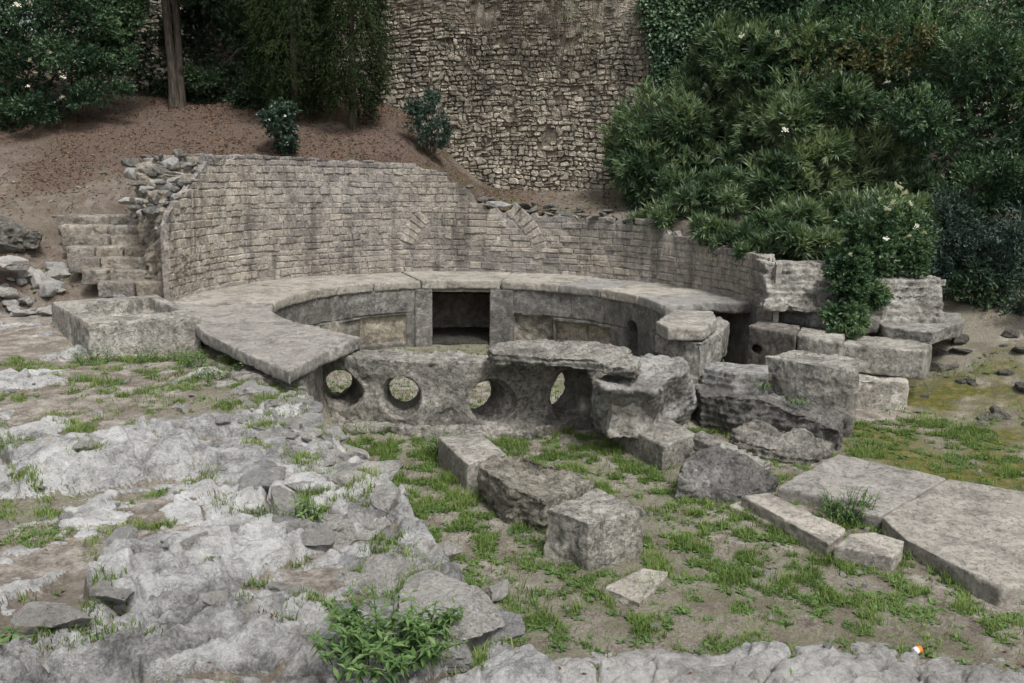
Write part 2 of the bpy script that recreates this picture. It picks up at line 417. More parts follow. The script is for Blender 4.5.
    hb = s.math('ADD', hb, s.math('MULTIPLY', k, s.math('ADD', s.math('MULTIPLY', s.facet(8), .9), s.math('MULTIPLY', s.facet(23), .45))))
    hb = s.math('ADD', hb, s.math('MULTIPLY', s.noise(18, 7, .75), .6)); s.bsdf(c, .95, s.bump(hb, .042, 1.), .2)
    o = mobj('ground', me, s.m); tag(o, kind='structure')
    return o

GROUND = build_ground()
def ground_z(x, y):
    x = np.atleast_1d(np.asarray(x, float)); y = np.atleast_1d(np.asarray(y, float))
    return terrain(x, y)[0]
# ------------------------------------------------------------------ stone materials
M_pave = stone_mat('paving_limestone', (.21, .197, .178), (.345, .328, .30), (.47, .452, .42), stain=.5, lichen=.3, streak=0., bump=.004, speck=.25, soft=1.7)
M_basin = stone_mat('basin_stone', (.095, .093, .088), (.19, .186, .177), (.34, .335, .32), stain=.6, lichen=.45, tint=[(0., (.9, .9, .92)), (.5, (1.6, 1.5, 1.3)), (1., (2.0, 1.85, 1.5))], bump=.006)
M_pierced = stone_mat('weathered_limestone', (.15, .143, .13), (.27, .26, .24), (.44, .43, .405), stain=.62, lichen=.5, orange=.12, bump=.010)
M_block = stone_mat('block_limestone', (.19, .18, .165), (.34, .33, .305), (.52, .51, .48), streak=.25, stain=.5, lichen=.5, orange=.22, bump=.009)
M_pale = stone_mat('pale_limestone', (.21, .20, .18), (.35, .335, .31), (.50, .485, .455), stain=.42, lichen=.4, orange=.12, bump=.007)
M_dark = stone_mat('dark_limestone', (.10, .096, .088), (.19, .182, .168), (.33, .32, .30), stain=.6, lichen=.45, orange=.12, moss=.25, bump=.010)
M_slab = stone_mat('flagstone', (.20, .188, .172), (.325, .308, .283), (.44, .422, .392), stain=.5, lichen=.25, bump=.004, speck=.25, soft=1.9)
M_brick = stone_mat('small_block_masonry', (.275, .254, .224), (.445, .415, .370), (.59, .56, .512), stain=.42, lichen=.3, streak=.55, bump=.006,
                    tint=[(0., (.50, .50, .53)), (.35, (.80, .79, .79)), (.7, (1.04, 1.01, .96)), (1., (1.25, 1.19, 1.07))])
M_rubble = stone_mat('rubble_masonry', (.26, .248, .225), (.43, .412, .378), (.60, .585, .55), stain=.5, lichen=.35, streak=.35, bump=.010,
                     tint=[(0., (.20, .18, .15)), (.3, (.62, .57, .50)), (.65, (1., .97, .9)), (1., (1.28, 1.24, 1.14))])
M_stone = stone_mat('loose_stone', (.32, .315, .30), (.50, .492, .478), (.65, .642, .628), stain=.12, lichen=.3, orange=.16, bump=.006, speck=.6)

M_rock = stone_mat('bedrock', (.27, .266, .262), (.50, .494, .486), (.66, .652, .642), stain=.12, lichen=.4, orange=.12, bump=.012, speck=.55)
M_damp = stone_mat('damp_rock', (.025, .024, .022), (.05, .047, .042), (.09, .085, .078), stain=.4, lichen=.1, bump=.01)  # inlet tunnel rock, the shade of the recess painted into its near-black colour
M_step = stone_mat('step_stone', (.19, .165, .138), (.33, .298, .255), (.50, .47, .425), stain=.45, lichen=.35, moss=.25, bump=.009)
# ------------------------------------------------------------------ the basin
BASIN = tag(empty('water_basin', (0, 0, -1.24)), 'round sunken stone basin with a paved rim, dark inlet and row of round holes', 'basin')
def bpart(o):
    o.parent = BASIN; o.matrix_parent_inverse = Matrix.Identity(4); o.location = Vector(o.location)-Vector((0, 0, -1.24)); return o

def arc(r, a0, a1, n, z=0.):
    return [Vector((r*math.cos(R(a0+(a1-a0)*k/(n-1))), r*math.sin(R(a0+(a1-a0)*k/(n-1))), z)) for k in range(n)]

# paved rim: big slabs with open joints
JT = [182.6, 151, 126, 108, 79, 57, 39, 19.5]
for k in range(len(JT)-1):
    a0, a1 = JT[k]-.13, JT[k+1]+.13
    zt = [0, .008, -.006, .004, .0, -.008, .004][k]
    top = arc(2.95, a0, a1, 9, zt)+arc(4.56, a1, a0, 9, zt)
    bpart(block('coping_slab', top, -.165, M_pave, vox=.026, amp=.010, chip=3, seed=100+k, lump=.01))
# right end slab, broken off
top = arc(2.95, 19.2, 2, 7)+[Vector((3.02, -.12, 0)), Vector((3.42, -.02, 0)), Vector((3.85, .32, 0)), Vector((4.2, .1, 0)), Vector((4.5, .25, 0))]+arc(4.54, 8, 19.2, 4)
bpart(block('coping_slab', top, -.165, M_pave, vox=.024, amp=.013, chip=5, seed=108, lump=.015))
# big slab at the left front
top = arc(2.95, 231.5, 183.2, 12)+[(-3.90, -0.48, 0.000), (-4.46, -0.25, 0.000), (-3.60, -1.91, 0.000), (-3.26, -2.63, 0.000), (-2.47, -3.82, 0.000), (-1.78, -4.74, 0.000), (-1.59, -3.80, 0.000), (-1.30, -2.90, 0.000)]
S1 = bpart(block('coping_slab', top, -.14, M_slab, vox=.020, amp=.015, chip=6, seed=109, lump=.018))

# inner wall: courses of grey slabs below the rim with recessed infill panels
def inner_wall(name, a0, a1, seed):
    nu = int(abs(a1-a0)*math.pi/180*2.95/.016); zz = np.linspace(-1.36, -.15, 88)
    aa = np.radians(np.linspace(a0, a1, nu)); A, Z = np.meshgrid(aa, zz, indexing='ij'); A = A.ravel(); Z = Z.ravel(); deg = np.degrees(A)
    s = A*2.95; p = np.stack([s, Z], -1)
    rr = 2.985+.012*fbm(p*2.2, 4, seed)+.006*fbm(p*12, 3, seed+1)
    tint = .12*fbm(p*1.5, 3, seed+2)
    def rect(d0, d1, z0, z1, e=.012):
        ed = e*57.3/2.95
        return ss(d0-ed, d0+ed, deg)*ss(d1+ed, d1-ed, deg)*ss(z0-e, z0+e, Z+.012*fbm(p*5, 2, seed+7))*ss(z1+e, z1-e, Z+.012*fbm(p*5, 2, seed+8))
    # joint under the top course
    for q0, q1, z0 in ((112, 182, -.60), (20, 74, -.62)):
        m = rect(q0, q1, z0-.012, z0+.004, .006); rr += .03*m
    for d, z0, z1 in ((128, -.62, -.15), (150, -.62, -.15), (52, -.62, -.15), (33, -.62, -.15), (88, -1.4, -.6)):
        m = rect(d-.12, d+.12, z0, z1, .005); rr += .02*m
    m = rect(113.6, 131, -1.16, -.64); rr += .09*m; tint += m*(.55+.35*ss(-.1, .3, fbm(p*1.7, 3, seed+11)))
    m = rect(131, 181, -1.4, -.66); rr += .05*m*ss(-.3, .2, fbm(p*1.2, 2, 5)); tint += .25*m*ss(0, .4, fbm(p*1.3, 3, 8))
    m = rect(59.2, 74.0, -1.4, -.64); rr += m*(.10+.035*fbm(p*7, 4, 9)); tint += .42*m
    m = rect(34, 58.5, -1.4, -.70); rr += .11*m; tint += .55*m; rr += .05*rect(46.1, 46.6, -1.4, -.7, .006)
    # rounded niches where pipes were set
    for d0, zc, w, hgt in ((22.5, -.68, .155, .24), (4.5, -.60, .12, .22)):
        u = (s-R(d0)*2.95); v = Z-zc
        dd = np.where(v > 0, np.hypot(u, v*w/.2), np.abs(u)); m = ss(w+.03, w-.02, dd)*ss(-.36, -.30, v)
        rr += .26*m; tint -= .05*m
    V = np.stack([rr*np.cos(A), rr*np.sin(A), Z], -1)
    n = len(V); nz = len(zz)
    # thickness: a back face ring
    B = np.stack([3.45*np.cos(A), 3.45*np.sin(A), Z], -1).reshape(nu, nz, 3)
    Bv = np.stack([B[:, 0], B[:, -1]], 1).reshape(-1, 3)
    idx = np.arange(nu*nz).reshape(nu, nz); bi = n+np.arange(nu*2).reshape(nu, 2)
    F = [grid_faces(nu, nz)]
    F.append(np.stack([idx[:-1, -1], idx[1:, -1], bi[1:, 1], bi[:-1, 1]], 1))
    F.append(np.stack([bi[:-1, 0], bi[:-1, 1], bi[1:, 1], bi[1:, 0]], 1))
    me = np_mesh(name, np.concatenate([V, Bv]), F, dict(tint=np.concatenate([np.clip(tint, 0, 1), np.zeros(nu*2)])))
    for e in (0, nu-1):
        pass
    return bpart(mobj(name, me, M_basin))
inner_wall('basin_wall', -3, 82.6, 20)
inner_wall('basin_wall', 104.4, 232, 40)
# inlet: jambs, lintel, channel behind
def sector(a0, a1, r0, r1, z):
    return arc(r0, a0, a1, 5, z)+arc(r1, a1, a0, 5, z)
bpart(block('inlet_jamb', sector(104.0, 110.4, 2.94, 3.5, -.165), -1.36, M_basin, vox=.022, amp=.006, chip=2, seed=5))
bpart(block('inlet_jamb', sector(74.3, 82.9, 2.94, 3.5, -.165), -1.36, M_basin, vox=.022, amp=.006, chip=2, seed=6))
bpart(block('inlet_lintel', [(-.80, 2.99, -.166), (.48, 3.02, -.166), (.48, 3.35, -.166), (-.80, 3.35, -.166)], -.235, M_pave, vox=.018, amp=.008, chip=3, seed=7))
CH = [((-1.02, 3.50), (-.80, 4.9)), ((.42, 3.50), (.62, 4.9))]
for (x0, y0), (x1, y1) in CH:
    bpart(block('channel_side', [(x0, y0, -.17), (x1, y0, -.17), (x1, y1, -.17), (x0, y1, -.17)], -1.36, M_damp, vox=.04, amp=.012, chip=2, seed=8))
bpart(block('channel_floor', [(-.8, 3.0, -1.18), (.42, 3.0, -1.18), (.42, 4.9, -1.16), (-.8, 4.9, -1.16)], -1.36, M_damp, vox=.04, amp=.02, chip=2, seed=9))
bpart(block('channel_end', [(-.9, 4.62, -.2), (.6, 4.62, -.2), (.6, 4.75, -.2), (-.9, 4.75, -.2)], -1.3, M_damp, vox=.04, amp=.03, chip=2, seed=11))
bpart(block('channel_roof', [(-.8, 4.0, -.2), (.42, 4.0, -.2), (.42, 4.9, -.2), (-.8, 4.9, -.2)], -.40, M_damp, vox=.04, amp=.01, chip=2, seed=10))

# pierced wall in front
top = arc(2.98, 231, 297, 14, -.175)+arc(3.58, 297, 236, 12, -.175)+[Vector((-1.86, -2.98, -.17))]
n = len(top)
for i, v in enumerate(top):
    v.z += .03*math.sin(i*2.1)+(.0 if v.x > 0 else .01)
HO = [((-1.49, -3.22, -.57), (-.30, 1), .205, 1.), ((-.78, -3.46, -.60), (-.05, 1), .20, 1.), ((.26, -3.54, -.62), (-.42, 1), .215, 1.), ((1.20, -3.34, -.60), (-.46, 1), .215, 1.2)]
cut = []
for (hx, hy, hz), (dx, dy), rad, rz in HO:
    d = Vector((dx, dy, 0)).normalized()
    p = Vector((hx, hy, hz))
    cut.append(tube_cut(p-d*.5, d*1.8, rad, rad*.94, 24, rz))
    rd = Vector((p.x, p.y, 0)).normalized(); cut.append(tube_cut(p+rd*.3, -rd*.42, rad*1.30, rad*1.14, 24, rz))
bot = [Vector((v.x*1.015, v.y*1.015, -1.34)) for v in top]
bpart(block('pierced_wall', top, -1.34, M_pierced, vox=.017, bot=bot, cutters=cut, amp=.018, chip=3, seed=33, lump=.03, flake=.03))
# rough footing along the wall, below the holes
top = arc(3.50, 236, 293, 14, -.84)+[v+Vector((.04*math.sin(k*2.3), .06*math.sin(k*1.7), .05*math.sin(k*1.1)-.04)) for k, v in enumerate(arc(3.80, 292, 238, 14, -.86))]
bpart(block('wall_footing', top, -1.2, M_pierced, vox=.02, amp=.03, chip=9, seed=35, lump=.05, flare=.02))

# ------------------------------------------------------------------ curved retaining wall behind the basin
RW = 4.47
TOPD = np.array([-14, -8, 0, 10, 20, 28, 41, 50, 61, 70, 77, 82, 86, 87.8, 90.3, 94, 98, 103, 108, 122, 135, 150, 160.6, 164.3, 170.5, 177.8, 182])
TOPZ = np.array([.74, .75, .76, .77, .78, .82, 1.12, 1.12, 1.15, 1.19, 1.22, 1.26, 1.32, 1.42, 1.62, 1.78, 1.96, 2.1, 2.18, 2.2, 2.22, 2.24, 2.2, 2.0, 1.7, 1.42, 1.15])
def wall_top(d): return np.interp(d, TOPD, TOPZ)
AC, AZ, AR = 89.5, .05, 1.30     # blocked arch: centre (degrees), springing, radius
def build_retaining():
    VV = []; FF = []; TT = []; nv = 0
    cs = rng
    def brick(pts, r_face, tint, back=.06):
        """pts: (s,z) corners of a quad on the unrolled wall, counter-clockwise"""
        nonlocal nv
        pts = np.array(pts); c = pts.mean(0)
        j = cs.normal(0, .0075, (4, 2)); o = pts+j
        ins = o+(c-o)*np.clip(.013/np.maximum(np.abs(c-o), .013), 0, .45)
        def P3(sz, rr):
            a = sz[:, 0]/RW; return np.stack([rr*np.cos(a), rr*np.sin(a), sz[:, 1]], -1)
        rf = r_face+cs.normal(0, .0035, 4)
        V = np.concatenate([P3(ins, rf), P3(o, r_face+.012+cs.normal(0, .002, 4)), P3(o, np.full(4, r_face+back))])
        F = [[0, 1, 2, 3]]
        for i in range(4):
            k = (i+1) % 4; F.append([4+i, 4+k, k, i]); F.append([8+i, 8+k, 4+k, 4+i])
        VV.append(V); FF.append(np.array(F)+nv); TT.append(np.full(12, tint)); nv += 12
    def in_arch(s, z, lo=-.04, hi=.36):
        ds = s-R(AC)*RW; dz = z-AZ; rr = math.hypot(ds, dz)
        if z < AZ-.1: return False
        a = math.degrees(math.atan2(dz, ds))
        keep = (a > 97) or (a < 49 and a > 21)
        return keep and AR+lo < rr < AR+hi-.05
    z = -.03
    while z < 2.35:
        hgt = cs.uniform(.095, .155)
        s = R(-13)*RW+cs.uniform(0, .2); s1 = R(182)*RW
        while s < s1:
            right = s < R(87)*RW
            L = cs.uniform(.22, .46) if right else cs.uniform(.13, .28)
            d = math.degrees((s+L/2)/RW)
            zt = wall_top(d)+(.05 if d < 100 else .012)*math.sin(d*1.9)
            e = min(s+L, s1)
            hgt0 = hgt
            hh = hgt if d < 96 else min(hgt, zt-z)
            if (z+hgt*.55 < zt if d < 96 else hh > .05) and not in_arch(s+L/2, z+hgt/2):
                smooth_band = right and z < .34 and d > 66
                t = cs.normal(.68, .12)
                if right: t -= .12
                if z > zt-.16: t -= .30
                t += .40*float(fbm(np.array([[s*.55, z*.55]]), 2, 77)[0])
                if smooth_band: t = .22+cs.normal(0, .05)
                gp = .0045 if not smooth_band else .002
                w = .010*math.sin(s*1.7+z)+.010*math.sin(s*.9)
                brick([(s+gp, z+gp+w), (e-gp, z+gp+w+cs.normal(0, .004)), (e-gp, z+hh-gp+w), (s+gp, z+hh-gp+w)], RW+cs.uniform(-.012, .014), np.clip(t, .02, 1))
            s += L
        z += hgt
    # voussoirs
    s0 = R(AC)*RW
    for a0, a1, n in ((98, 176, 13), (22, 48, 5)):
        st = (a1-a0)/n
        for k in range(n):
            b0, b1 = R(a0+k*st+.4), R(a0+(k+1)*st-.4)
            r0, r1 = AR, AR+.31
            q = [(s0+r0*math.cos(b0), AZ+r0*math.sin(b0)), (s0+r1*math.cos(b0), AZ+r1*math.sin(b0)), (s0+r1*math.cos(b1), AZ+r1*math.sin(b1)), (s0+r0*math.cos(b1), AZ+r0*math.sin(b1))]
            if max(p[1] for p in q) < wall_top(math.degrees(q[1][0]/RW))+.22:
                brick(q, RW+cs.uniform(-.008, .010), np.clip(cs.normal(.62, .12), .05, 1))
    # core: mortar face, ragged top and back
    na = 560; ang = np.linspace(-13, 182, na); nz = 40
    A, K = np.meshgrid(np.radians(ang), np.linspace(0, 1, nz), indexing='ij')
    tz = wall_top(np.degrees(A))+np.where(A < R(100), .05, .012)*np.sin(np.degrees(A)*1.9)-.03+.03*fbm(np.stack([A.ravel()*30, A.ravel()*0], -1), 3, 5).reshape(A.shape)
    zb = np.where((A > R(76))&(A < R(107)), -.19, -1.4); Zm = zb+K*(tz-zb)
    pp = np.stack([A.ravel()*RW, Zm.ravel()], -1)
    rr = RW+.015+.010*fbm(pp*8, 3, 6).reshape(A.shape)
    front = np.stack([rr*np.cos(A), rr*np.sin(A), Zm], -1).reshape(-1, 3)
    nw = 8; W = np.linspace(0, 1, nw)
    Aw, Kw = np.meshgrid(np.radians(ang), W, indexing='ij')
    thk = .42-.34*ss(R(152), R(170), Aw)-.34*ss(R(8), R(-6), Aw); rt = RW+.024+Kw*thk
    tzw = tz[:, -1][:, None]+.035*fbm(np.stack([Aw.ravel()*22, Kw.ravel()*3], -1), 3, 7).reshape(Aw.shape)*np.minimum(1, Kw*4)
    topg = np.stack([rt*np.cos(Aw), rt*np.sin(Aw), tzw], -1).reshape(-1, 3)
    VV.append(front); FF.append(grid_faces(na, nz)+nv); TT.append(np.clip(.42+.22*fbm(pp*2, 3, 9), 0, 1)); nv += len(front)
    VV.append(topg); FF.append(grid_faces(na, nw)+nv); TT.append(np.clip(.42+.25*fbm(topg*3, 3, 9), 0, 1)); nv += len(topg)
    # end faces
    for e in (0, na-1):
        a = R(ang[e]); b = len(VV)
        zt = tz[e, -1]
        q = np.array([[RW+.03, -1.4], [RW+.11, -1.4], [RW+.11, zt], [RW+.03, zt]])
        VV.append(np.stack([q[:, 0]*math.cos(a), q[:, 0]*math.sin(a), q[:, 1]], -1)); FF.append(np.array([[0, 1, 2, 3]])+nv); TT.append(np.full(4, .4)); nv += 4
    me = np_mesh('retaining_wall', np.concatenate(VV), FF, dict(tint=np.concatenate(TT)), smooth=False)
    o = mobj('retaining_wall', me, M_brick)
    return tag(o, 'curved retaining wall of small squared beige blocks with a blocked arch, behind the basin', 'wall')
build_retaining()

# ------------------------------------------------------------------ tall rubble wall at the back
def build_rubble():
    A = np.array([-10.5, 9.6]); B = np.array([9.5, 3.9]); u = (B-A); Lw = np.hypot(*u); u /= Lw; nrm = np.array([u[1], -u[0]])
    rg = np.random.default_rng(77)
    V = []; F8 = []; F4 = []; T_ = []; nv = 0
    z = .75; quads = []
    while z < 8.6:
        h = rg.uniform(.075, .14); up0 = z > 4.75
        if up0: h *= .8
        s = rg.uniform(-.2, 0)
        while s < Lw:
            l = rg.uniform(.085, .24)*(1.25 if up0 else 1.)
            # now and then two thin stones share one course
            if rg.random() < .22 and h > .11:
                k = rg.uniform(.4, .6); quads += [(s, s+l, z, z+h*k), (s, s+l, z+h*k, z+h)]
            elif rg.random() < .07:
                quads.append((s, s+l, z, z+h*1.55))
            else: quads.append((s, s+l, z, z+h))
            s += l
        z += h
    Q = np.array(quads); mid = np.stack([(Q[:, 0]+Q[:, 1])/2, (Q[:, 2]+Q[:, 3])/2], -1)
    tone = fbm(mid*.55, 3, 5); hole = fbm(mid*1.5, 3, 6); cx = A[0]+u[0]*mid[:, 0]
    def warp(p):
        return p+np.stack([.07*fbm(p*1.6, 3, 21)+.04*fbm(p*5, 2, 24), .08*fbm(p*.7, 2, 22)+.045*fbm(p*4.2, 3, 23)], -1)
    O = []; D = []; TT = []
    for k, (a, b, c, d) in enumerate(quads):
        bnd = 4.85+.9*float(np.clip((.6-cx[k])/2.8, 0, 1))+.25*hole[k]; upz = mid[k, 1] > bnd
        if hole[k] > (.60 if not upz else .42): continue
        if rg.random() < .03: continue
        gx = rg.uniform(.003, .013); gz_ = rg.uniform(.003, .011); w, h = b-a, d-c
        cw = rg.uniform(.08, .34, 4)*min(w, h); o = rg.normal(0, .09, (4, 2))*np.array([min(w, .2), h])
        P0 = np.array([[a+gx, c+gz_], [b-gx, c+gz_], [b-gx, d-gz_], [a+gx, d-gz_]])+o*.8
        oc = []
        for i in range(4):
            p, q, r_ = P0[i], P0[i-1], P0[(i+1) % 4]
            oc.append(p+(q-p)/np.linalg.norm(q-p)*cw[i]); oc.append(p+(r_-p)/np.linalg.norm(r_-p)*cw[i])
        O.append(oc); D.append(rg.uniform(.012, .055)*(.6 if upz else 1))
        t = rg.normal(.68, .14)+.35*tone[k]
        if upz: t = rg.normal(.50, .11)+.2*tone[k]
        TT.append(t)
    O = np.array(O); D = np.array(D); TT = np.array(TT); n = len(O)
    c = O.mean(1, keepdims=True); ins = c+(O-c)*.80
    o2 = warp(O.reshape(-1, 2)); i2 = warp(ins.reshape(-1, 2))
    def W3(p, d): return np.stack([A[0]+u[0]*p[:, 0]+nrm[0]*d, A[1]+u[1]*p[:, 0]+nrm[1]*d, p[:, 1]], -1)
    bow = .05*fbm(o2*.7, 2, 31); bow_i = .05*fbm(i2*.7, 2, 31)
    dd = np.repeat(D, 8); dj = dd+rg.normal(0, .010, len(dd)); tilt = (rg.normal(0, .05, (n, 1))*(ins[..., 0]-c[..., 0])+rg.normal(0, .08, (n, 1))*(ins[..., 1]-c[..., 1])).ravel()
    ring_i = W3(i2, dj+bow_i+.012+tilt); ring_o = W3(o2, dj*.75+bow+tilt); ring_b = W3(o2, np.full(len(o2), -.06)+bow)
    VV = np.concatenate([ring_i, ring_o, ring_b]); N8 = 8*n
    b = np.arange(n)[:, None]*8; j = np.arange(8)
    F8 = b+j
    F4 = []
    for i in range(8):
        k = (i+1) % 8
        F4.append(np.stack([N8+b[:, 0]+i, N8+b[:, 0]+k, b[:, 0]+k, b[:, 0]+i], 1)); F4.append(np.stack([2*N8+b[:, 0]+i, 2*N8+b[:, 0]+k, N8+b[:, 0]+k, N8+b[:, 0]+i], 1))
    # mortar bed behind the stones
    us = np.arange(-.2, Lw+.2, .06); zs = np.arange(.7, 8.8, .06); U, Z = np.meshgrid(us, zs, indexing='ij'); p = np.stack([U.ravel(), Z.ravel()], -1)
    mz = ss(4.75, 5.2, p[:, 1]-.9*np.clip((.6-(A[0]+u[0]*p[:, 0]))/2.8, 0, 1))
    md = .05*fbm(p*.7, 2, 31)-.018+.018*fbm(p*4, 4, 33)+.045*mz*ss(-.25, .35, fbm(p*1.5, 3, 34))
    M = W3(p, md); nm = len(VV)
    F4.append(grid_faces(len(us), len(zs))+nm)
    Bk = W3(np.array([[-.2, .7], [Lw+.2, .7], [Lw+.2, 8.8], [-.2, 8.8]]), np.full(4, -.8)); nb = nm+len(M); nz = len(zs); c0, c1, c2, c3 = nm, nm+(len(us)-1)*nz, nm+len(us)*nz-1, nm+nz-1
    F4.append(np.array([[nb, nb+1, nb+2, nb+3], [c3, c2, nb+2, nb+3], [c0, c3, nb+3, nb], [c1, nb+1, nb+2, c2]]))
    tint = np.concatenate([np.repeat(np.tile(TT, 1), 8)]*3+[np.clip(.33+.12*fbm(p*1.2, 3, 35)+.16*mz+.12*mz*fbm(p*2.5, 3, 36), 0, 1), np.full(4, .2)])
    tint[2*N8:3*N8] = .05
    me = np_mesh('rubble_wall', np.concatenate([VV, M, Bk]), [F8, np.concatenate(F4)], dict(tint=np.clip(tint, 0, 1)), smooth=False)
    o = mobj('rubble_wall', me, M_rubble)
    return tag(o, 'tall wall of rough pale rubble stones rising behind the basin', 'wall')
build_rubble()
# ------------------------------------------------------------------ fallen and standing blocks
def T(o, label, cat='stone block', group=None): return tag(o, label, cat, group)

# trough at the left end of the rim
cut = [prism([(-5.32, -1.27, 0.100), (-4.68, -0.45, 0.100), (-3.91, -1.55, 0.100), (-4.68, -2.21, 0.100)], [(-5.32, -1.27, 0.100), (-4.68, -0.45, 0.100), (-3.91, -1.55, 0.100), (-4.68, -2.21, 0.100)])]
q = [Vector(v) for v in ((-5.31, -1.22, 0.100), (-4.70, -0.39, 0.100), (-3.86, -1.55, 0.100), (-4.68, -2.17, 0.100))]
cut = [prism([tuple(v+Vector((0, 0, .3))) for v in q], [tuple(v+Vector((0, 0, -.2))) for v in q])]
T(block('stone_trough', [(-5.87, -0.92, 0.100), (-4.63, -2.62, 0.100), (-3.46, -2.04, 0.100), (-4.75, -0.01, 0.100)], -.42, M_block, vox=.020, cutters=cut, amp=.012, chip=3, seed=201, lump=.012, flare=.01),
  'low rectangular stone trough with a shallow hollow, left of the paved rim', 'stone trough')
# masonry under the left slab
T(block('slab_support', [(-2.55, -4.10, -.19), (-1.74, -4.36, -.19), (-1.72, -3.05, -.19), (-2.4, -2.9, -.19)], -1.1, M_pierced, vox=.024, amp=.02, chip=6, seed=202, lump=.03, strata=.015),
  'rough stone pier under the overhanging corner of the left rim slab', 'stone pier')
# broken coping slab lying on the pierced wall
T(block('broken_slab', [(0.19, -3.57, 0.030), (0.58, -3.25, 0.040), (1.07, -3.09, 0.050), (1.48, -3.39, 0.050), (1.76, -3.75, 0.040), (1.82, -4.13, 0.020), (1.70, -4.54, -0.020), (1.49, -4.35, 0.000), (1.27, -4.10, 0.010), (0.81, -4.00, 0.020), (0.24, -3.81, 0.000)], -.13, M_pierced, vox=.015, amp=.024, chip=8, seed=203, strata=.035, lump=.03, flake=.03),
  'long layered slab lying on top of the wall with the pipe holes', 'stone slab')
# broken end of the pierced wall
T(block('wall_stump', [(1.29, -4.31, -0.160), (1.58, -3.82, -0.140), (2.02, -3.19, -0.120), (2.46, -3.63, -0.120), (2.43, -3.91, -0.160), (2.10, -4.31, -0.170), (1.91, -4.55, -0.250), (1.40, -4.55, -0.220)], -1.2, M_pale, vox=.019,
        bot=[(1.46, -3.42, -1.2), (1.62, -3.0, -1.2), (2.0, -2.4, -1.2), (2.72, -2.45, -1.2), (2.88, -2.85, -1.2), (2.62, -3.25, -1.2), (2.25, -3.5, -1.2), (1.62, -3.62, -1.2)], amp=.03, chip=10, seed=205, lump=.10, flake=.07, strata=.012),
  'pale broken stump at the right end of the wall with the pipe holes', 'wall stump')
T(block('boulder', [(1.49, -3.97, -0.240), (1.96, -3.23, -0.220), (2.16, -3.76, -0.220), (2.13, -3.89, -0.280), (1.79, -4.36, -0.300), (1.50, -4.35, -0.280)], -.80, M_pale, vox=.016, amp=.02, chip=14, seed=206, lump=.05, flake=.03, flare=.12),
  'rounded grey boulder below the end of the long layered slab', 'boulder')
T(block('stone_block', [(1.59, -3.89, -0.730), (2.21, -3.71, -0.730), (2.40, -4.42, -0.730), (1.95, -4.87, -0.730)], -1.08, M_block, vox=.014, amp=0.0072, chip=3, seed=207, lump=0.0117),
  'squared grey block at the foot of the pale broken stump', 'stone block')
# two stacked pieces at the right of the rim
T(block('stone_slab', [(2.54, -1.67, 0.000), (3.03, -0.59, 0.010), (3.59, -0.71, 0.010), (3.44, -1.38, 0.000), (3.07, -2.14, -0.010), (2.59, -2.14, 0.000)], -.165, M_pale, vox=.016, amp=0.0096, chip=4, seed=208, lump=0.0195),
  'upper of two stacked pale slabs at the broken right end of the rim', 'stone slab')
cutl = [tube_cut((2.45, -2.35, -.78), (.15, 1.2, 0), .36, .36, 26, 1.)]
T(block('stone_lintel', [(2.50, -1.73, -0.170), (2.94, -0.65, -0.170), (3.88, -0.11, -0.160), (3.90, -0.61, -0.170), (3.55, -1.33, -0.180), (3.02, -2.23, -0.180)], -.66, M_block, vox=.016, amp=0.0120, chip=4, seed=209, lump=0.0228, flake=.03, cutters=cutl),
  'lower of two stacked pale slabs, arched underneath, at the right end of the rim', 'stone lintel')
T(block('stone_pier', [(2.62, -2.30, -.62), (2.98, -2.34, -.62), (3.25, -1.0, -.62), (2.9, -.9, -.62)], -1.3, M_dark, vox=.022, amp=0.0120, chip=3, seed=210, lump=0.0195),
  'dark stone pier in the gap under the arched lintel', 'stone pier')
# near wall of the outlet channel
T(block('stone_block', [(2.80, -3.09, -0.310), (3.08, -2.73, -0.300), (3.63, -3.04, -0.280), (3.49, -3.44, -0.300), (3.11, -3.41, -0.320)], -1.2, M_block, vox=.018, amp=0.0108, chip=4, seed=211, lump=0.0195, strata=.012),
  'lower left block of the near channel wall, beside the large moss free block', 'stone block')
T(block('stone_block', [(3.62, -2.94, -0.200), (4.11, -2.55, -0.190), (4.74, -3.07, -0.200), (4.43, -3.71, -0.210), (4.02, -3.39, -0.200)], -1.12, M_block, vox=.017, amp=0.0108, chip=4, seed=212, lump=0.0260, flake=.03),
  'tall squared block with a broken pale end beside the flagstones', 'stone block')
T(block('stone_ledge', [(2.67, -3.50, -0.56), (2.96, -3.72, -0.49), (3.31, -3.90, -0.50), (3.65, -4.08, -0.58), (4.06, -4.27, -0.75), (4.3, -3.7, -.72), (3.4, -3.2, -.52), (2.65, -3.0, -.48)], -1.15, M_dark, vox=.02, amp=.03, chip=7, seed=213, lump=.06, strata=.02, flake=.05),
  'sloping dark ledge projecting from the foot of the near channel wall', 'stone ledge')
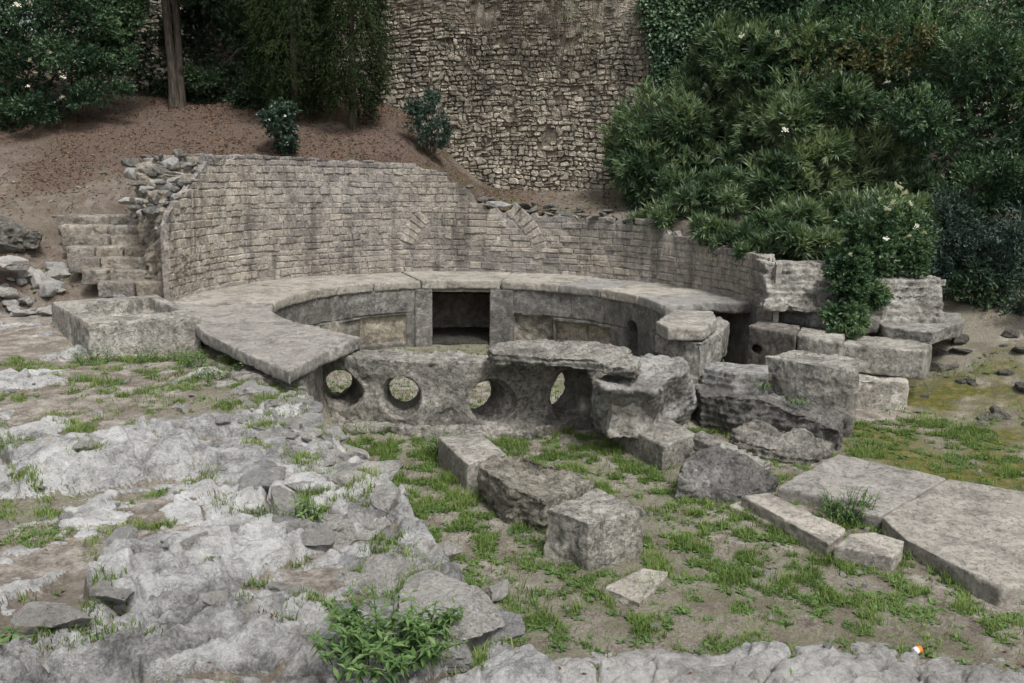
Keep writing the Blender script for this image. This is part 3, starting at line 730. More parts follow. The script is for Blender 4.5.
# far wall of the channel, courses of long blocks
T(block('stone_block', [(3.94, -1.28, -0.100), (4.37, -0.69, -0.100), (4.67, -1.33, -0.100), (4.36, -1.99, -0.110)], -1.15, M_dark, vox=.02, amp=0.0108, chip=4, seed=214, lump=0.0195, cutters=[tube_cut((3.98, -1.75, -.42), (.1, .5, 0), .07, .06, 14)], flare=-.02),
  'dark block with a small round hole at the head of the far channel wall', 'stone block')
T(block('stone_block', [(4.42, -1.88, -0.130), (4.74, -1.20, -0.130), (5.17, -1.70, -0.130), (4.85, -2.31, -0.140)], -1.15, M_block, vox=.022, amp=0.0096, chip=4, seed=215, lump=0.0195),
  'middle block of the far channel wall, half hidden by the tall block', 'stone block')
T(block('stone_block', [(5.01, -1.97, -0.220), (5.42, -1.36, -0.220), (6.01, -1.57, -0.220), (6.24, -2.00, -0.220), (5.91, -2.45, -0.240)], -.61, M_block, vox=.020, amp=0.0090, chip=3, seed=216, lump=0.0195),
  'long grey block at the right end of the far channel wall', 'stone block')
T(block('stone_block', [(5.83, -0.16, -0.600)[:2]+(-.60,), (4.9, -1.9, -.60), (6.0, -1.9, -.60), (5.85, -2.62, -.60), (4.6, -2.5, -.60)] if False else [(4.35, -2.42, -.615), (4.6, -1.85, -.615), (5.9, -1.9, -.615), (5.72, -2.50, -.615)], -1.2, M_pale, vox=.022, amp=0.0120, chip=7, seed=217, lump=0.0325, flake=.02),
  'warm beige block under the long grey block, at ground level', 'stone block')
T(block('stone_slab', [(5.88, -0.98, -0.050), (6.56, -0.20, -0.040), (7.59, -0.30, -0.040), (7.26, -1.01, -0.050), (6.28, -1.92, -0.070), (5.76, -1.58, -0.050)], -.29, M_block, vox=.02, amp=0.0120, chip=4, seed=218, lump=0.0228, flare=-.06, flake=.02),
  'overhanging slab on the far channel wall, below the layered stones', 'stone slab')
T(block('stone_slab', [(4.49, -0.56, 0.130), (4.86, 0.12, 0.130), (5.48, -0.61, 0.130), (5.12, -1.34, 0.120)], -.155, M_block, vox=.022, amp=0.0084, chip=3, seed=219, lump=0.0130),
  'long band slab below the heap of small stones at the end of the curved wall', 'stone slab')
T(block('stone_slab', [(5.08, -1.43, 0.120), (5.54, -0.54, 0.120), (6.17, -0.65, 0.050), (5.78, -1.40, 0.020)], -.20, M_dark, vox=.026, amp=0.0120, chip=3, seed=220, lump=0.0130),
  'slab hidden behind the white flowering bush on the channel wall', 'stone slab')

# flagstones and kerb on the right
T(block('flagstone', [(2.83, -5.69, -0.850), (3.80, -4.76, -0.840), (4.57, -5.47, -0.850), (3.47, -6.38, -0.860), (3.37, -6.29, -0.860), (3.15, -5.89, -0.860)], -1.06, M_slab, vox=.017, amp=0.0048, chip=3, seed=221, lump=0.0117),
  'large flat flagstone nearer the tall block, with two small moss spots', 'flagstone')
T(block('flagstone', [(3.46, -6.42, -0.850), (4.55, -5.51, -0.840), (5.12, -5.86, -0.850), (4.71, -7.03, -0.860), (4.23, -7.54, -0.870), (3.72, -7.65, -0.870), (3.45, -6.84, -0.860)], -1.06, M_slab, vox=.014, amp=0.0060, chip=3, seed=222, lump=0.0130),
  'large flat flagstone at the right edge, in front of the other flagstone', 'flagstone')
T(block('kerb_stone', [(2.41, -5.96, -0.830), (2.69, -5.88, -0.830), (3.04, -6.69, -0.840), (2.79, -6.95, -0.850)], -1.04, M_slab, vox=.012, amp=0.0072, chip=3, seed=223, lump=0.0130, strata=.006),
  'long narrow kerb stone lying along the grass by the flagstones', 'kerb stone')
T(block('kerb_stone', [(2.79, -6.99, -0.840), (3.04, -6.76, -0.840), (3.25, -6.73, -0.840), (3.41, -6.90, -0.850), (3.33, -7.03, -0.860), (3.19, -7.16, -0.860)], -1.03, M_slab, vox=.012, amp=0.0060, chip=5, seed=224, lump=0.0130),
  'short kerb stone with a rounded end next to the long kerb stone', 'kerb stone')
T(block('stone_ledge', [(2.31, -5.94, -0.930), (2.51, -5.78, -0.920), (2.80, -6.33, -0.930), (2.65, -6.51, -0.940)], -1.06, M_slab, vox=.013, amp=.012, chip=6, seed=225, lump=.02),
  'thin lower layer of stone under the long kerb stone', 'stone ledge')
# blocks in the court
M_dark2 = stone_mat('rough_limestone', (.13, .12, .10), (.25, .235, .20), (.42, .40, .355), stain=.55, lichen=.45, orange=.45, moss=.2, bump=.010)
T(block('stone_block', [(-0.33, -4.56, -0.720), (0.12, -4.42, -0.720), (0.36, -5.12, -0.730), (-0.02, -5.38, -0.740)], -1.08, M_pale, vox=.014, amp=0.0054, chip=3, seed=231, lump=0.0078),
  'flat topped grey block nearest the pierced wall, first of the three in the grass', 'stone block')
T(block('stone_block', [(0.06, -5.61, -0.660), (0.23, -5.32, -0.670), (0.51, -5.36, -0.640), (0.85, -5.55, -0.690), (1.14, -5.65, -0.800), (1.18, -5.62, -0.880), (0.90, -5.96, -0.780), (0.62, -6.39, -0.700), (0.32, -6.20, -0.640)], -1.12, M_dark2, vox=.014, amp=0.0132, chip=7, seed=232, lump=0.0585, flake=.07, strata=.012, flare=-.04),
  'rough uneven block between the flat block and the squared cube', 'stone block')
T(block('stone_block', [(0.59, -6.79, -0.600), (1.05, -6.39, -0.590), (1.36, -6.84, -0.600), (0.89, -7.10, -0.610)], -1.08, M_block, vox=.012, amp=0.0108, chip=5, seed=233, lump=0.0325, flake=.015,
        bot=None, flare=.015),
  'squared cube of stone with a dark spot, largest of the three in the grass', 'stone block')
T(block('stone_piece', [(0.95, -7.46, -0.930), (1.29, -7.18, -0.920), (1.46, -7.24, -0.930), (1.32, -7.47, -0.940), (1.17, -7.66, -0.950)], -1.05, M_slab, vox=.010, amp=0.0048, chip=3, seed=234, lump=0.0065),
  'flat broken piece of slab on the ground in front of the stone cube', 'stone piece')
T(block('boulder', [(1.89, -5.66, -0.740), (2.10, -5.33, -0.660), (2.40, -5.15, -0.640), (2.71, -5.39, -0.720), (2.93, -5.45, -0.860), (2.49, -5.81, -0.880), (2.06, -5.68, -0.880)], -1.12, M_dark, vox=.016, amp=.03, chip=12, seed=235, lump=.07, flake=.05, strata=.015, flare=.06),
  'low dark weathered boulder between the squared block and the long kerb stone', 'boulder')
T(block('boulder', [(2.84, -4.27, -0.720), (3.10, -4.24, -0.640), (3.53, -4.34, -0.700), (3.92, -4.40, -0.860), (3.64, -4.65, -0.900), (3.15, -4.60, -0.840), (2.89, -4.45, -0.800)], -1.12, M_dark, vox=.016, amp=.03, chip=10, seed=236, lump=.06, flake=.05, strata=.03, flare=.05),
  'jagged layered boulder in front of the tall block, above the flagstones', 'boulder')
T(block('stone_ridge', [(2.29, -4.65, -0.660), (2.41, -4.61, -0.620), (2.68, -4.96, -0.700), (3.04, -5.04, -0.840), (2.90, -5.16, -0.860), (2.54, -4.97, -0.760)], -1.1, M_block, vox=.016, amp=.022, chip=8, seed=237, lump=.04, strata=.02),
  'slanting ridge of stone running down from the squared block to the boulder', 'stone ridge')

# ------------------------------------------------------------------ ruined core at the end of the curved wall, on the channel wall
def stone_mesh(name, seed, sub=4, squash=(1., .75, .5), facets=9, amp=.05):
    bm = bmesh.new(); bmesh.ops.create_icosphere(bm, subdivisions=sub, radius=1.); me = bpy.data.meshes.new(name); bm.to_mesh(me); bm.free()
    P_ = coords(me); rg = np.random.default_rng(seed)
    P_ = P_/np.max(np.abs(P_)**1.0, axis=1, keepdims=True)**.45     # towards a block
    for k in range(facets):
        n = rg.normal(size=3); n /= np.linalg.norm(n); d = rg.uniform(.55, .95)
        P_ = P_-n*np.maximum(P_@n-d, 0)[:, None]
    d = amp*fbm(P_*1.6, 3, seed)+amp*.6*np.floor(4*fbm(P_*2.2, 2, seed+2))/4+amp*.5*fbm(P_*6, 4, seed+1, .6)-amp*.8*ss(.2, .45, fbm(P_*4, 2, seed+3))
    P_ = (P_+unit3(P_)*d[:, None])*np.array(squash)
    me.vertices.foreach_set('co', P_.astype(np.float32).ravel()); me.update()
    me.polygons.foreach_set('use_smooth', np.ones(len(me.polygons), bool))
    return me
def unit3(v): return v/np.maximum(np.linalg.norm(v, axis=-1, keepdims=True), 1e-9)
SM = [stone_mesh('stone', 300+k, 5 if k < 6 else 4, ((1, .8, .55), (1, .7, .42), (1, .9, .7), (1, .62, .35), (1, .85, .30), (1, .7, .6))[k % 6], 11+k % 6) for k in range(12)]
for m in SM: m.materials.append(M_stone)
def dstone(mat):
    out = []
    for m in SM[6:]:
        c = m.copy(); c.materials.clear(); c.materials.append(mat); out.append(c)
    return out
SMD = dstone(M_block); SMK = dstone(M_dark)
def put(name, me, loc, s, label, cat, group, rot=None):
    o = bpy.data.objects.new(name, me); o.location = loc; o.scale = s if isinstance(s, tuple) else (s, s, s)
    o.rotation_euler = rot if rot else (random.uniform(-.35, .35), random.uniform(-.35, .35), random.uniform(0, 6.28)); link(o)
    return tag(o, label, cat, group)

def course_wall(name, A, B, zs, dep, mat, seed, lab, cat, L=(.25, .6), setb=.03):
    """ruined courses of flattish stones: one thing, stones merged in one worn mesh"""
    A = Vector(A); B = Vector(B); u = (B-A); Lw = u.length; u.normalize(); n = Vector((-u.y, u.x, 0)); rg = random.Random(seed)
    V = []; F = []
    for k in range(len(zs)-1):
        s = -rg.uniform(0, .1)-k*.0
        while s < Lw:
            l = rg.uniform(*L); e = min(s+l, Lw+rg.uniform(-.08, .1))
            if e-s > .08:
                o = k*setb+rg.uniform(-.03, .03)
                top = [A+u*(s+.006)+n*o, A+u*(e-.006)+n*(o+rg.uniform(-.02, .02)), A+u*(e-.006)+n*dep, A+u*(s+.006)+n*dep]
                z0 = zs[k]-.01; z1 = zs[k+1]+rg.uniform(-.02, .015)
                vv, ff = prism([(p.x, p.y, z1+rg.uniform(-.012, .012)) for p in top], [(p.x, p.y, z0) for p in top])
                b = len(V); V += vv; F += [tuple(i+b for i in f) for f in ff]
            s = e
    me = remesh(V, F, .016); weather(me, .016, amp=.024, chip=2, seed=seed, lump=.02)
    me.name = name
    return tag(mobj(name, me, mat, loc=(A.x, A.y, zs[0])), lab, cat)
course_wall('layered_masonry', (5.62, -1.20, 0), (6.85, -1.22, 0), [-.30, -.02, .09, .21, .33, .44, .54], .9, M_block, 51, 'stepped remains of layered masonry right of the white flowering bush', 'ruined masonry', (.3, .9), .05)
course_wall('rubble_core', (4.28, -1.13, 0), (5.35, -1.20, 0), [.08, .17, .25, .34, .42, .50, .58, .66, .74], .8, M_block, 52, 'crumbling core of small flat stones at the right end of the curved wall', 'ruined masonry', (.10, .30), .04)

# ------------------------------------------------------------------ steps at the left
ST = empty('stone_steps', (-5.9, .4, 0)); tag(ST, 'short flight of worn stone steps left of the curved wall', 'steps')
nst = 7
for k in range(nst):
    y = .28+.30*k; z = .10+.152*(k+1)
    x0 = -6.1-.17*k+(.35 if k == 0 else .15 if k == 1 else 0); x1 = -math.sqrt(4.56**2-(y+.1)**2)
    xs = [x0]; 
    while xs[-1] < x1-.35: xs.append(min(x1, xs[-1]+random.uniform(.4, .95)))
    if xs[-1] < x1: xs[-1] = x1
    for j in range(len(xs)-1):
        dz = random.uniform(-.012, .012); dy = random.uniform(-.03, .03)
        b = block('step_stone', [(xs[j]+.006, y+dy, z+dz), (xs[j+1]-.006, y+dy, z+dz), (xs[j+1]-.006, y+.55, z+dz), (xs[j]+.006, y+.55, z+dz)], z-.26, M_step, vox=.026, amp=.012, chip=3, seed=400+k*9+j, lump=.018, flake=.02)
        b.location = Vector(b.location)-Vector((-5.9, .4, 0)); b.parent = ST
# broken edge of the curved wall: heap of stones climbing beside it
G = 'stones heaped along the broken edge of the curved wall'
n_course = 9
for k in range(n_course):
    z = 1.10+.135*k; y = max(-.05, (z-1.15)/1.05*1.5); xe = -math.sqrt(4.52**2-y*y)
    x = xe-.02
    xl = xe-(.12 if k < 2 else .3 if k == 2 else .75 if k < 6 else 1.15)
    while x > xl:
        w = random.uniform(.09, .20)
        put('rubble_stone', (SMD+SM[6:])[random.randrange(12)], (x-w*.8, y+.16+random.uniform(-.10, .14), z-.02+random.uniform(-.04, .03)), (w, random.uniform(.13, .22), random.uniform(.10, .17)),
            'grey stone heaped on the broken left edge of the curved wall', 'stone', G, (random.uniform(-.2, .2), random.uniform(-.2, .2), random.uniform(-.6, .6)))
        x -= w*1.5
for k in range(45):
    t = random.random(); z = 1.15+1.15*t; y = t*1.6+random.uniform(-.15, .5); x = -math.sqrt(max(.1, 4.5**2-min(y, 4)**2))-random.uniform(.05, .95)
    z = max(float(ground_z(x, y)[0]), z-.10-.25*random.random() if x > -5.2 else 0)
    put('rubble_stone', (SMD+SM[6:])[k % 12], (x, y, z+.03), random.uniform(.06, .15), 'grey stone heaped on the broken left edge of the curved wall', 'stone', G)
V = []; F = []
for k in range(n_course):
    z = 1.10+.135*k; y = max(-.05, (z-1.15)/1.05*1.5); xe = -math.sqrt(4.52**2-y*y); xl = xe-(.10 if k < 2 else .22 if k == 2 else .60 if k < 6 else 1.0)
    vv, ff = prism([(xl-.05*(k % 3), y+.06, z-.03), (xe+.03, y+.04, z-.03), (xe+.05, y+.9, z-.03), (xl, y+.9, z-.03)], [(xl-.05*(k % 3), y+.06, .2), (xe+.03, y+.04, .2), (xe+.05, y+.9, .2), (xl, y+.9, .2)])
    b = len(V); V += vv; F += [tuple(i+b for i in f) for f in ff]
me = remesh(V, F, .026); weather(me, .026, amp=.05, chip=3, seed=240, lump=.05, strata=.03); me.name = 'wall_core'
T(mobj('wall_core', me, M_step, loc=(-5., 1., .2)), 'ragged mortared core behind the broken left edge of the curved wall', 'ruined masonry')
for k in range(42):
    t = random.random()*8.99; i = int(t); z = 1.10+.135*i; y = max(-.05, (z-1.15)/1.05*1.5); xe = -math.sqrt(4.52**2-y*y)
    w = random.uniform(.05, .10)
    put('rubble_stone', SMD[k % 6], (xe-random.uniform(0, .12 if i < 3 else .7 if i < 6 else 1.1), y+random.uniform(-.02, .06), z+random.uniform(-.10, .02)), w, 'grey stone heaped on the broken left edge of the curved wall', 'stone', G)
# rocks left of the steps
RMK = stone_mesh('outcrop', 555, 6, (1, .8, .6), 24, .16); RMK.materials.append(M_dark)
for k, (px, s, me, lab) in enumerate([
    ((-7.5, 1.3, .85), (.50, .42, .62), RMK, 'dark pitted rock beside the left edge, above the pale stones'),
    ((-7.2, .55, .48), (.36, .26, .20), SM[2], 'pale rounded rock at the left edge, in front of the dark pitted rock'),
    ((-7.15, .1, .12), (.34, .25, .14), SM[1], 'flat pale rock low at the left edge beside the foot of the steps')]):
    put('rock', me, px, s, lab, 'rock', None, (0.1, .1, .5+k))
for k in range(46):
    y = random.uniform(-.3, 1.4); x = random.uniform(-7.3, -6.15-.45*max(0, y))
    put('rubble_stone', SM[k % 12], (x, y, float(ground_z(x, y)[0])+.05), random.uniform(.08, .21), 'pale stone in the tumble of rocks left of the steps', 'stone', 'pale stones tumbled left of the steps')
for k, (x, y, a, b, c) in enumerate([(-2.05, -4.55, .30, .2, .16), (-2.5, -4.2, .26, .2, .15), (-2.95, -3.85, .3, .2, .14), (-1.75, -4.75, .2, .16, .14), (-3.3, -3.6, .24, .18, .12)]):
    put('rubble_stone', SM[k % 6], (x, y, -.30), (a, b, c), 'stone wedged under the overhanging left rim slab', 'stone', 'stones wedged under the left rim slab', (.1*math.sin(k), .1*math.cos(k), .6*k))
# ribs of bedrock breaking through the shelf
RM = []
for k in range(6):
    m = stone_mesh('outcrop', 500+k, 6, ((1, .62, .42), (1, .75, .36), (1, .55, .5), (1, .8, .45), (1, .5, .34), (1, .68, .4))[k], 20, .07); m.materials.append(M_rock); RM.append(m)
for k in range(120):
    t = random.random()
    y = -9.6+5.6*t; xe = float(np.interp(y, EY, EX)); far = 1 if k < 60 else 0
    x = xe-.12-abs(random.gauss(0, .45)) if far else xe-random.uniform(.4, 3.0)
    s_ = random.uniform(.08, .31)*(1.15 if far else .8)*(.65+.35*ss(-4.5, -8, y))
    put('rock_outcrop', RM[k % 6], (x, y, float(ground_z(x, y)[0])-s_*.2), (s_, s_*random.uniform(.8, 1.1), s_*random.uniform(.6, .95)), 'rough pale rock bedded in the sloping rock shelf at left', 'rock', 'rocks bedded in the rock shelf',
        (random.uniform(-.3, .3), random.uniform(-.3, .3), -.65+random.gauss(0, .45)))
# stones under the left slab and along the rocky edge
for k in range(45):
    t = random.random()
    y = -4.2-3.9*t**1.1; x = np.interp(y, EY, EX)+random.gauss(-.12, .16)
    put('rubble_stone', SM[k % 12], (x, y, float(ground_z(x, y)[0])-.01), random.uniform(.04, .14), 'pale angular stone along the edge of the rock shelf, below the left rim slab', 'stone', 'angular stones along the edge of the rock shelf')
for k in range(36):
    y = random.uniform(-6.0, -3.9); x = float(np.interp(y, EY, EX))-abs(random.gauss(.05, .32))
    put('rubble_stone', SM[k % 12], (x, y, float(ground_z(x, y)[0])+.0), random.uniform(.05, .15), 'pale angular stone along the edge of the rock shelf, below the left rim slab', 'stone', 'angular stones along the edge of the rock shelf')
# an edging of flat stones where the shelf drops to the grass
for k in range(26):
    y = -4.9-4.3*k/25+random.uniform(-.05, .05); x = np.interp(y, EY, EX)+random.gauss(.05, .05)
    put('edge_stone', SM[(1, 3, 4, 7, 9, 10)[k % 6]], (x, y, -.52+random.uniform(-.22, .12)), random.uniform(.11, .21), 'flat stone set in the drop between rock shelf and grass', 'stone', 'flat stones edging the rock shelf')
for k in range(105):
    x = random.uniform(-4.6, -.4); y = random.uniform(-9.6, -2.9)
    if x > np.interp(y, EY, EX)-.1: x -= 1.2
    put('loose_stone', SM[k % 12], (x, y, float(ground_z(x, y)[0])-.004), random.uniform(.018, .085), 'small loose pale stone lying on the rock shelf', 'stone', 'small stones on the rock shelf')
for k in range(115):
    x = random.uniform(-1.0, 5.8); y = random.uniform(-9.6, -4.4)
    if x < np.interp(y, EY, EX)+.25: x += 1.3
    put('loose_stone', SM[k % 12], (x, y, float(ground_z(x, y)[0])-.003), random.uniform(.012, .055), 'small loose pale stone lying in the grass court', 'stone', 'small stones in the grass court')
for k in range(24):
    x = random.uniform(6.0, 8.8); y = random.uniform(-3.6, -.3)
    put('loose_stone', SMK[k % 6], (x, y, float(ground_z(x, y)[0])), random.uniform(.06, .24), 'loose grey stone on the slope behind the mossy ground at right', 'stone', 'stones on the right slope')
put('rock_chip', SM[3], (0.21, -7.49, -0.950), .13, 'pale wedge of rock lying in the grass left of the flat slab piece', 'stone', None, (.1, -.2, .4))
put('rock', SM[0], (.55, 4.62, 1.36), (.30, .22, .13), 'dark rounded rock on the bank above the blocked arch', 'rock', None, (0, 0, .2))
put('rock', SMD[1], (-.75, 4.85, 1.95), (.26, .2, .16), 'squarish stone on top of the curved wall beside the small shrub', 'rock', None, (0, 0, .2))
GT = 'stones along the top of the curved wall'
for k in range(38):
    a = R(random.uniform(30, 92)); rr = random.uniform(4.5, 4.95)
    put('rubble_stone', SMD[k % 6], (rr*math.cos(a), rr*math.sin(a), float(wall_top(math.degrees(a)))+random.uniform(-.03, .06)+(rr-4.5)*.28), (random.uniform(.09, .24), random.uniform(.08, .16), random.uniform(.04, .09)), 'flat grey stone on the ruined top of the curved wall, right of the arch', 'stone', GT)
for k in range(38):
    x = random.uniform(-8.4, -5.0); y = random.uniform(1.0, 4.2)
    put('loose_stone', SM[k % 12], (x, y, float(ground_z(x, y)[0])), random.uniform(.02, .06), 'small pale stone on the brown bank above the steps', 'stone', 'small stones on the left bank')
# stones seen inside the basin
for k in range(12):
    a = random.uniform(0, 6.28); rr = random.uniform(.3, 2.5)
    put('loose_stone', SM[k % 12], (rr*math.cos(a), rr*math.sin(a), -1.2), random.uniform(.03, .07), 'small stone on the floor of the basin', 'stone', 'stones on the basin floor')

# ------------------------------------------------------------------ crushed can on the path
def can():
    n = 28; m = 14; V = []; zz = np.linspace(0, 1, m)
    for i in range(m):
        z = zz[i]*.115; r = .033*(.80 if i in (0, m-1) else .93 if i in (1, m-2) else 1)
        for k in range(n):
            a = 2*math.pi*k/n; cr = 1-.30*math.exp(-((zz[i]-.5)/.16)**2)*max(0, math.cos(a-.6))**2-.05*math.sin(a*3+zz[i]*9)*math.exp(-((zz[i]-.5)/.3)**2)
            V.append((r*cr*math.cos(a), r*cr*math.sin(a), z))
    F = grid_faces(m, n); wrap = np.array([[i*n+n-1, i*n, (i+1)*n, (i+1)*n+n-1] for i in range(m-1)])
    F = np.concatenate([F, wrap])
    zc = np.repeat(zz, n)
    me = np_mesh('drink_can', V, [F[:, ::-1]], dict(band=zc))
    s = NT('printed_can'); c = s.ramp(s.attr('band'), [(0., (.55, .55, .55)), (.08, (.75, .16, .03)), (.45, (.78, .22, .05)), (.5, (.75, .74, .72)), (.92, (.72, .72, .72)), (1., (.5, .5, .5))])
    b = s.bsdf(c, .4); b.inputs['Metallic'].default_value = .25
    lm = NT('can_metal'); b = lm.bsdf((.6, .6, .6), .35); b.inputs['Metallic'].default_value = .9
    e = empty('drink_can', (2.82, -8.27, float(ground_z(2.82, -8.27)[0])+.035)); e.rotation_euler = (R(84), 0, R(-55)); e.scale = (.72, .72, .72)
    tag(e, 'small crushed orange and white drink can on the bare path', 'drink can')
    mobj('can_body', me, s.m, e)
    for z, nm in ((.001, 'can_base'), (.1125, 'can_lid')):
        D = [(0, 0, z)]+[(.0265*math.cos(2*math.pi*k/20), .0265*math.sin(2*math.pi*k/20), z) for k in range(20)]+[(.0265*math.cos(2*math.pi*k/20), .0265*math.sin(2*math.pi*k/20), z+.0015) for k in range(20)]+[(0, 0, z+.0015)]
        f3 = [[0, 1+(k+1) % 20, 1+k] for k in range(20)]+[[41, 21+k, 21+(k+1) % 20] for k in range(20)]
        f4 = [[1+k, 1+(k+1) % 20, 21+(k+1) % 20, 21+k] for k in range(20)]
        mobj(nm, np_mesh(nm, D, [np.array(f3), np.array(f4)]), lm.m, e)
can()
# ------------------------------------------------------------------ vegetation
M_olea = leaf_mat('oleander_leaf', (.027, .056, .028), (.090, .150, .080), (.26, .32, .175), .42, .28)
M_laur = leaf_mat('laurel_leaf', (0.022, 0.050, 0.026), (0.067, 0.130, 0.062), (0.192, 0.270, 0.132), .38, .2)
M_dark_leaf = leaf_mat('dark_leaf', (0.014, 0.032, 0.016), (0.041, 0.081, 0.038), (0.109, 0.160, 0.075), .45, .15)
M_cyp = leaf_mat('cypress_spray', (0.007, 0.014, 0.005), (0.020, 0.036, 0.010), (0.057, 0.078, 0.025), .75, .12, .15)
M_blue = leaf_mat('grey_green_leaf', (0.022, 0.043, 0.034), (0.062, 0.106, 0.079), (0.150, 0.198, 0.156), .45, .15)
M_cam = leaf_mat('glossy_leaf', (0.011, 0.029, 0.018), (0.033, 0.068, 0.044), (0.083, 0.127, 0.088), .3, .1, .5)
M_red = leaf_mat('reddish_leaf', (.035, .05, .018), (.085, .11, .040), (.17, .125, .055), .5, .2)
M_flower = leaf_mat('white_petal', (.68, .67, .58), (.78, .77, .70), (.82, .82, .78), .6, .25, .2)
M_grass = leaf_mat('grass_blade', (.070, .105, .022), (.15, .225, .055), (.28, .34, .12), .55, .3, .25)
M_weed = leaf_mat('weed_leaf', (.05, .10, .03), (.11, .19, .06), (.21, .29, .12), .55, .28, .25)
M_litter = leaf_mat('fallen_leaf', (.06, .027, .015), (.17, .085, .045), (.36, .24, .13), .8, .1, .15)
bk = NT('bark'); vb = bk.scale(bk.co, (9, 9, 1.4)); fb = bk.noise(3, 8, .7, .3, vb)
bk.bsdf(bk.ramp(fb, [(.35, (.025, .02, .016)), (.55, (.09, .075, .06)), (.7, (.17, .15, .125))]), .95, bk.bump(fb, .03)); M_bark = bk.m
tw = NT('twig_bark'); tw.bsdf(tw.ramp(tw.noise(12), [(.35, (.05, .04, .03)), (.65, (.15, .125, .10))]), .9); M_twig = tw.m

def unit(v): return v/np.maximum(np.linalg.norm(v, axis=-1, keepdims=True), 1e-9)

def leaf_cards(base, direc, upv, L, W, tint, fold=.25, droop=.0):
    """folded lens-shaped leaves; one leaf per row"""
    n = len(base); d = unit(direc); side = unit(np.cross(d, upv)); nrm = np.cross(side, d)
    L = np.broadcast_to(L, n)[:, None]; W = np.broadcast_to(W, n)[:, None]
    mid = base+d*L*.48-nrm*L*droop*.3
    tip = base+d*L-nrm*L*droop
    V = np.stack([base, mid+side*W*.5+nrm*W*fold, tip, mid-side*W*.5+nrm*W*fold, mid], 1)
    i = np.arange(n)[:, None]*5
    F = np.concatenate([i+np.array([0, 4, 2, 1]), i+np.array([0, 3, 2, 4])])
    return V.reshape(-1, 3), F, np.repeat(np.clip(tint, 0, 1), 5)

def tube(pts, rad, n=6):
    pts = [Vector(p) for p in pts]; V = []; F = []
    for i, p in enumerate(pts):
        t = (pts[min(i+1, len(pts)-1)]-pts[max(i-1, 0)]).normalized(); u = t.cross(Vector((.31, .95, .05))).normalized(); v = t.cross(u)
        for k in range(n):
            a = 2*math.pi*k/n; V.append(p+(u*math.cos(a)+v*math.sin(a))*rad[i])
    for i in range(len(pts)-1):
        for k in range(n): F.append((i*n+k, i*n+(k+1) % n, (i+1)*n+(k+1) % n, (i+1)*n+k))
    return V, F

def limbs(name, base, tips, r0, mat, parent, bend=.15, seg=6, n=6, r1=.004):
    VV = []; FF = []
    for tp in tips:
        a = Vector(base)+Vector((random.gauss(0, r0*.8), random.gauss(0, r0*.8), 0)); b = Vector(tp); L = (b-a).length
        m = [Vector((random.gauss(0, bend*L*.5), random.gauss(0, bend*L*.5), random.gauss(0, bend*L*.2))) for _ in range(2)]
        pts = []; rr = []
        for i in range(seg+1):
            t = i/seg; pts.append(a.lerp(b, t)+m[0]*math.sin(t*math.pi)+m[1]*math.sin(t*2*math.pi)*.4); rr.append(max(r1, r0*(1-t)**.8))
        v, f = tube(pts, rr, n); o = len(VV); VV += v; FF += [tuple(i+o for i in q) for q in f]
    me = np_mesh(name, np.array([tuple(v) for v in VV]), [np.array(FF)])
    return mobj(name, me, mat, parent)

def crown(blobs, n, lpt, L, W, seed, up=.35, spread=.95, twig=.18, rough=.36, inner=.35, ground=None, droop=.15, bright=0., freq=2.4):
    """leaf cloud: twig tips on lumpy shells of the given ellipsoids, a whorl of leaves on each"""
    rg = np.random.default_rng(seed)
    B = np.array([b[0] for b in blobs], float); Rr = np.array([b[1] for b in blobs], float)
    w = (Rr[:, 0]*Rr[:, 1]+Rr[:, 0]*Rr[:, 2]+Rr[:, 1]*Rr[:, 2]); k = rg.choice(len(blobs), n, p=w**.8/(w**.8).sum())
    d = unit(rg.normal(size=(n, 3)))
    lump = fbm(d*freq+k[:, None]*9.1, 3, seed)
    # cull twigs in the hollows so that gaps open
    frac = (1+rough*lump)*(1-np.abs(rg.normal(0, .09, n)))
    isin = rg.random(n) < inner; frac = np.where(isin, frac*rg.uniform(.55, .92, n), frac)
    T_ = B[k]+d*Rr[k]*frac[:, None]
    o = unit(d*Rr[k].mean(1, keepdims=True)/Rr[k]+np.array([0, 0, up])+rg.normal(0, .25, (n, 3)))
    cl = fbm(T_*1.5, 3, seed+4); cl2 = fbm(T_*5, 2, seed+5)
    # second pass gaps
    keep = (cl2 > -.42) | isin
    # drop twigs buried deep in a neighbouring blob
    for j in range(len(blobs)):
        q = np.linalg.norm((T_-B[j])/Rr[j], axis=1); keep &= ~((q < .55) & (k != j) & (rg.random(n) < .8))
    T_ = T_[keep]; o = o[keep]; cl = cl[keep]; isin = isin[keep]; n = len(T_)
    m = lpt
    u = rg.random((n, m)); base = T_[:, None]-o[:, None]*(u*twig)[..., None]
    rd = unit(rg.normal(size=(n, m, 3))); rd = rd-(rd*o[:, None]).sum(-1, keepdims=True)*o[:, None]; rd = unit(rd)
    ang = spread*(.35+.65*u)
    dr = o[:, None]*np.cos(ang)[..., None]+rd*np.sin(ang)[..., None]
    upv = unit(o[:, None]*1.+rg.normal(0, .35, (n, m, 3))+np.array([0, 0, .35]))
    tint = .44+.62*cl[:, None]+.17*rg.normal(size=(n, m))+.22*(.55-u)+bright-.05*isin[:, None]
    Ls = L*rg.uniform(.65, 1.15, (n, m))
    return leaf_cards(base.reshape(-1, 3), dr.reshape(-1, 3), upv.reshape(-1, 3), Ls.ravel(), W*rg.uniform(.75, 1.2, n*m), tint.ravel(), .22, droop)

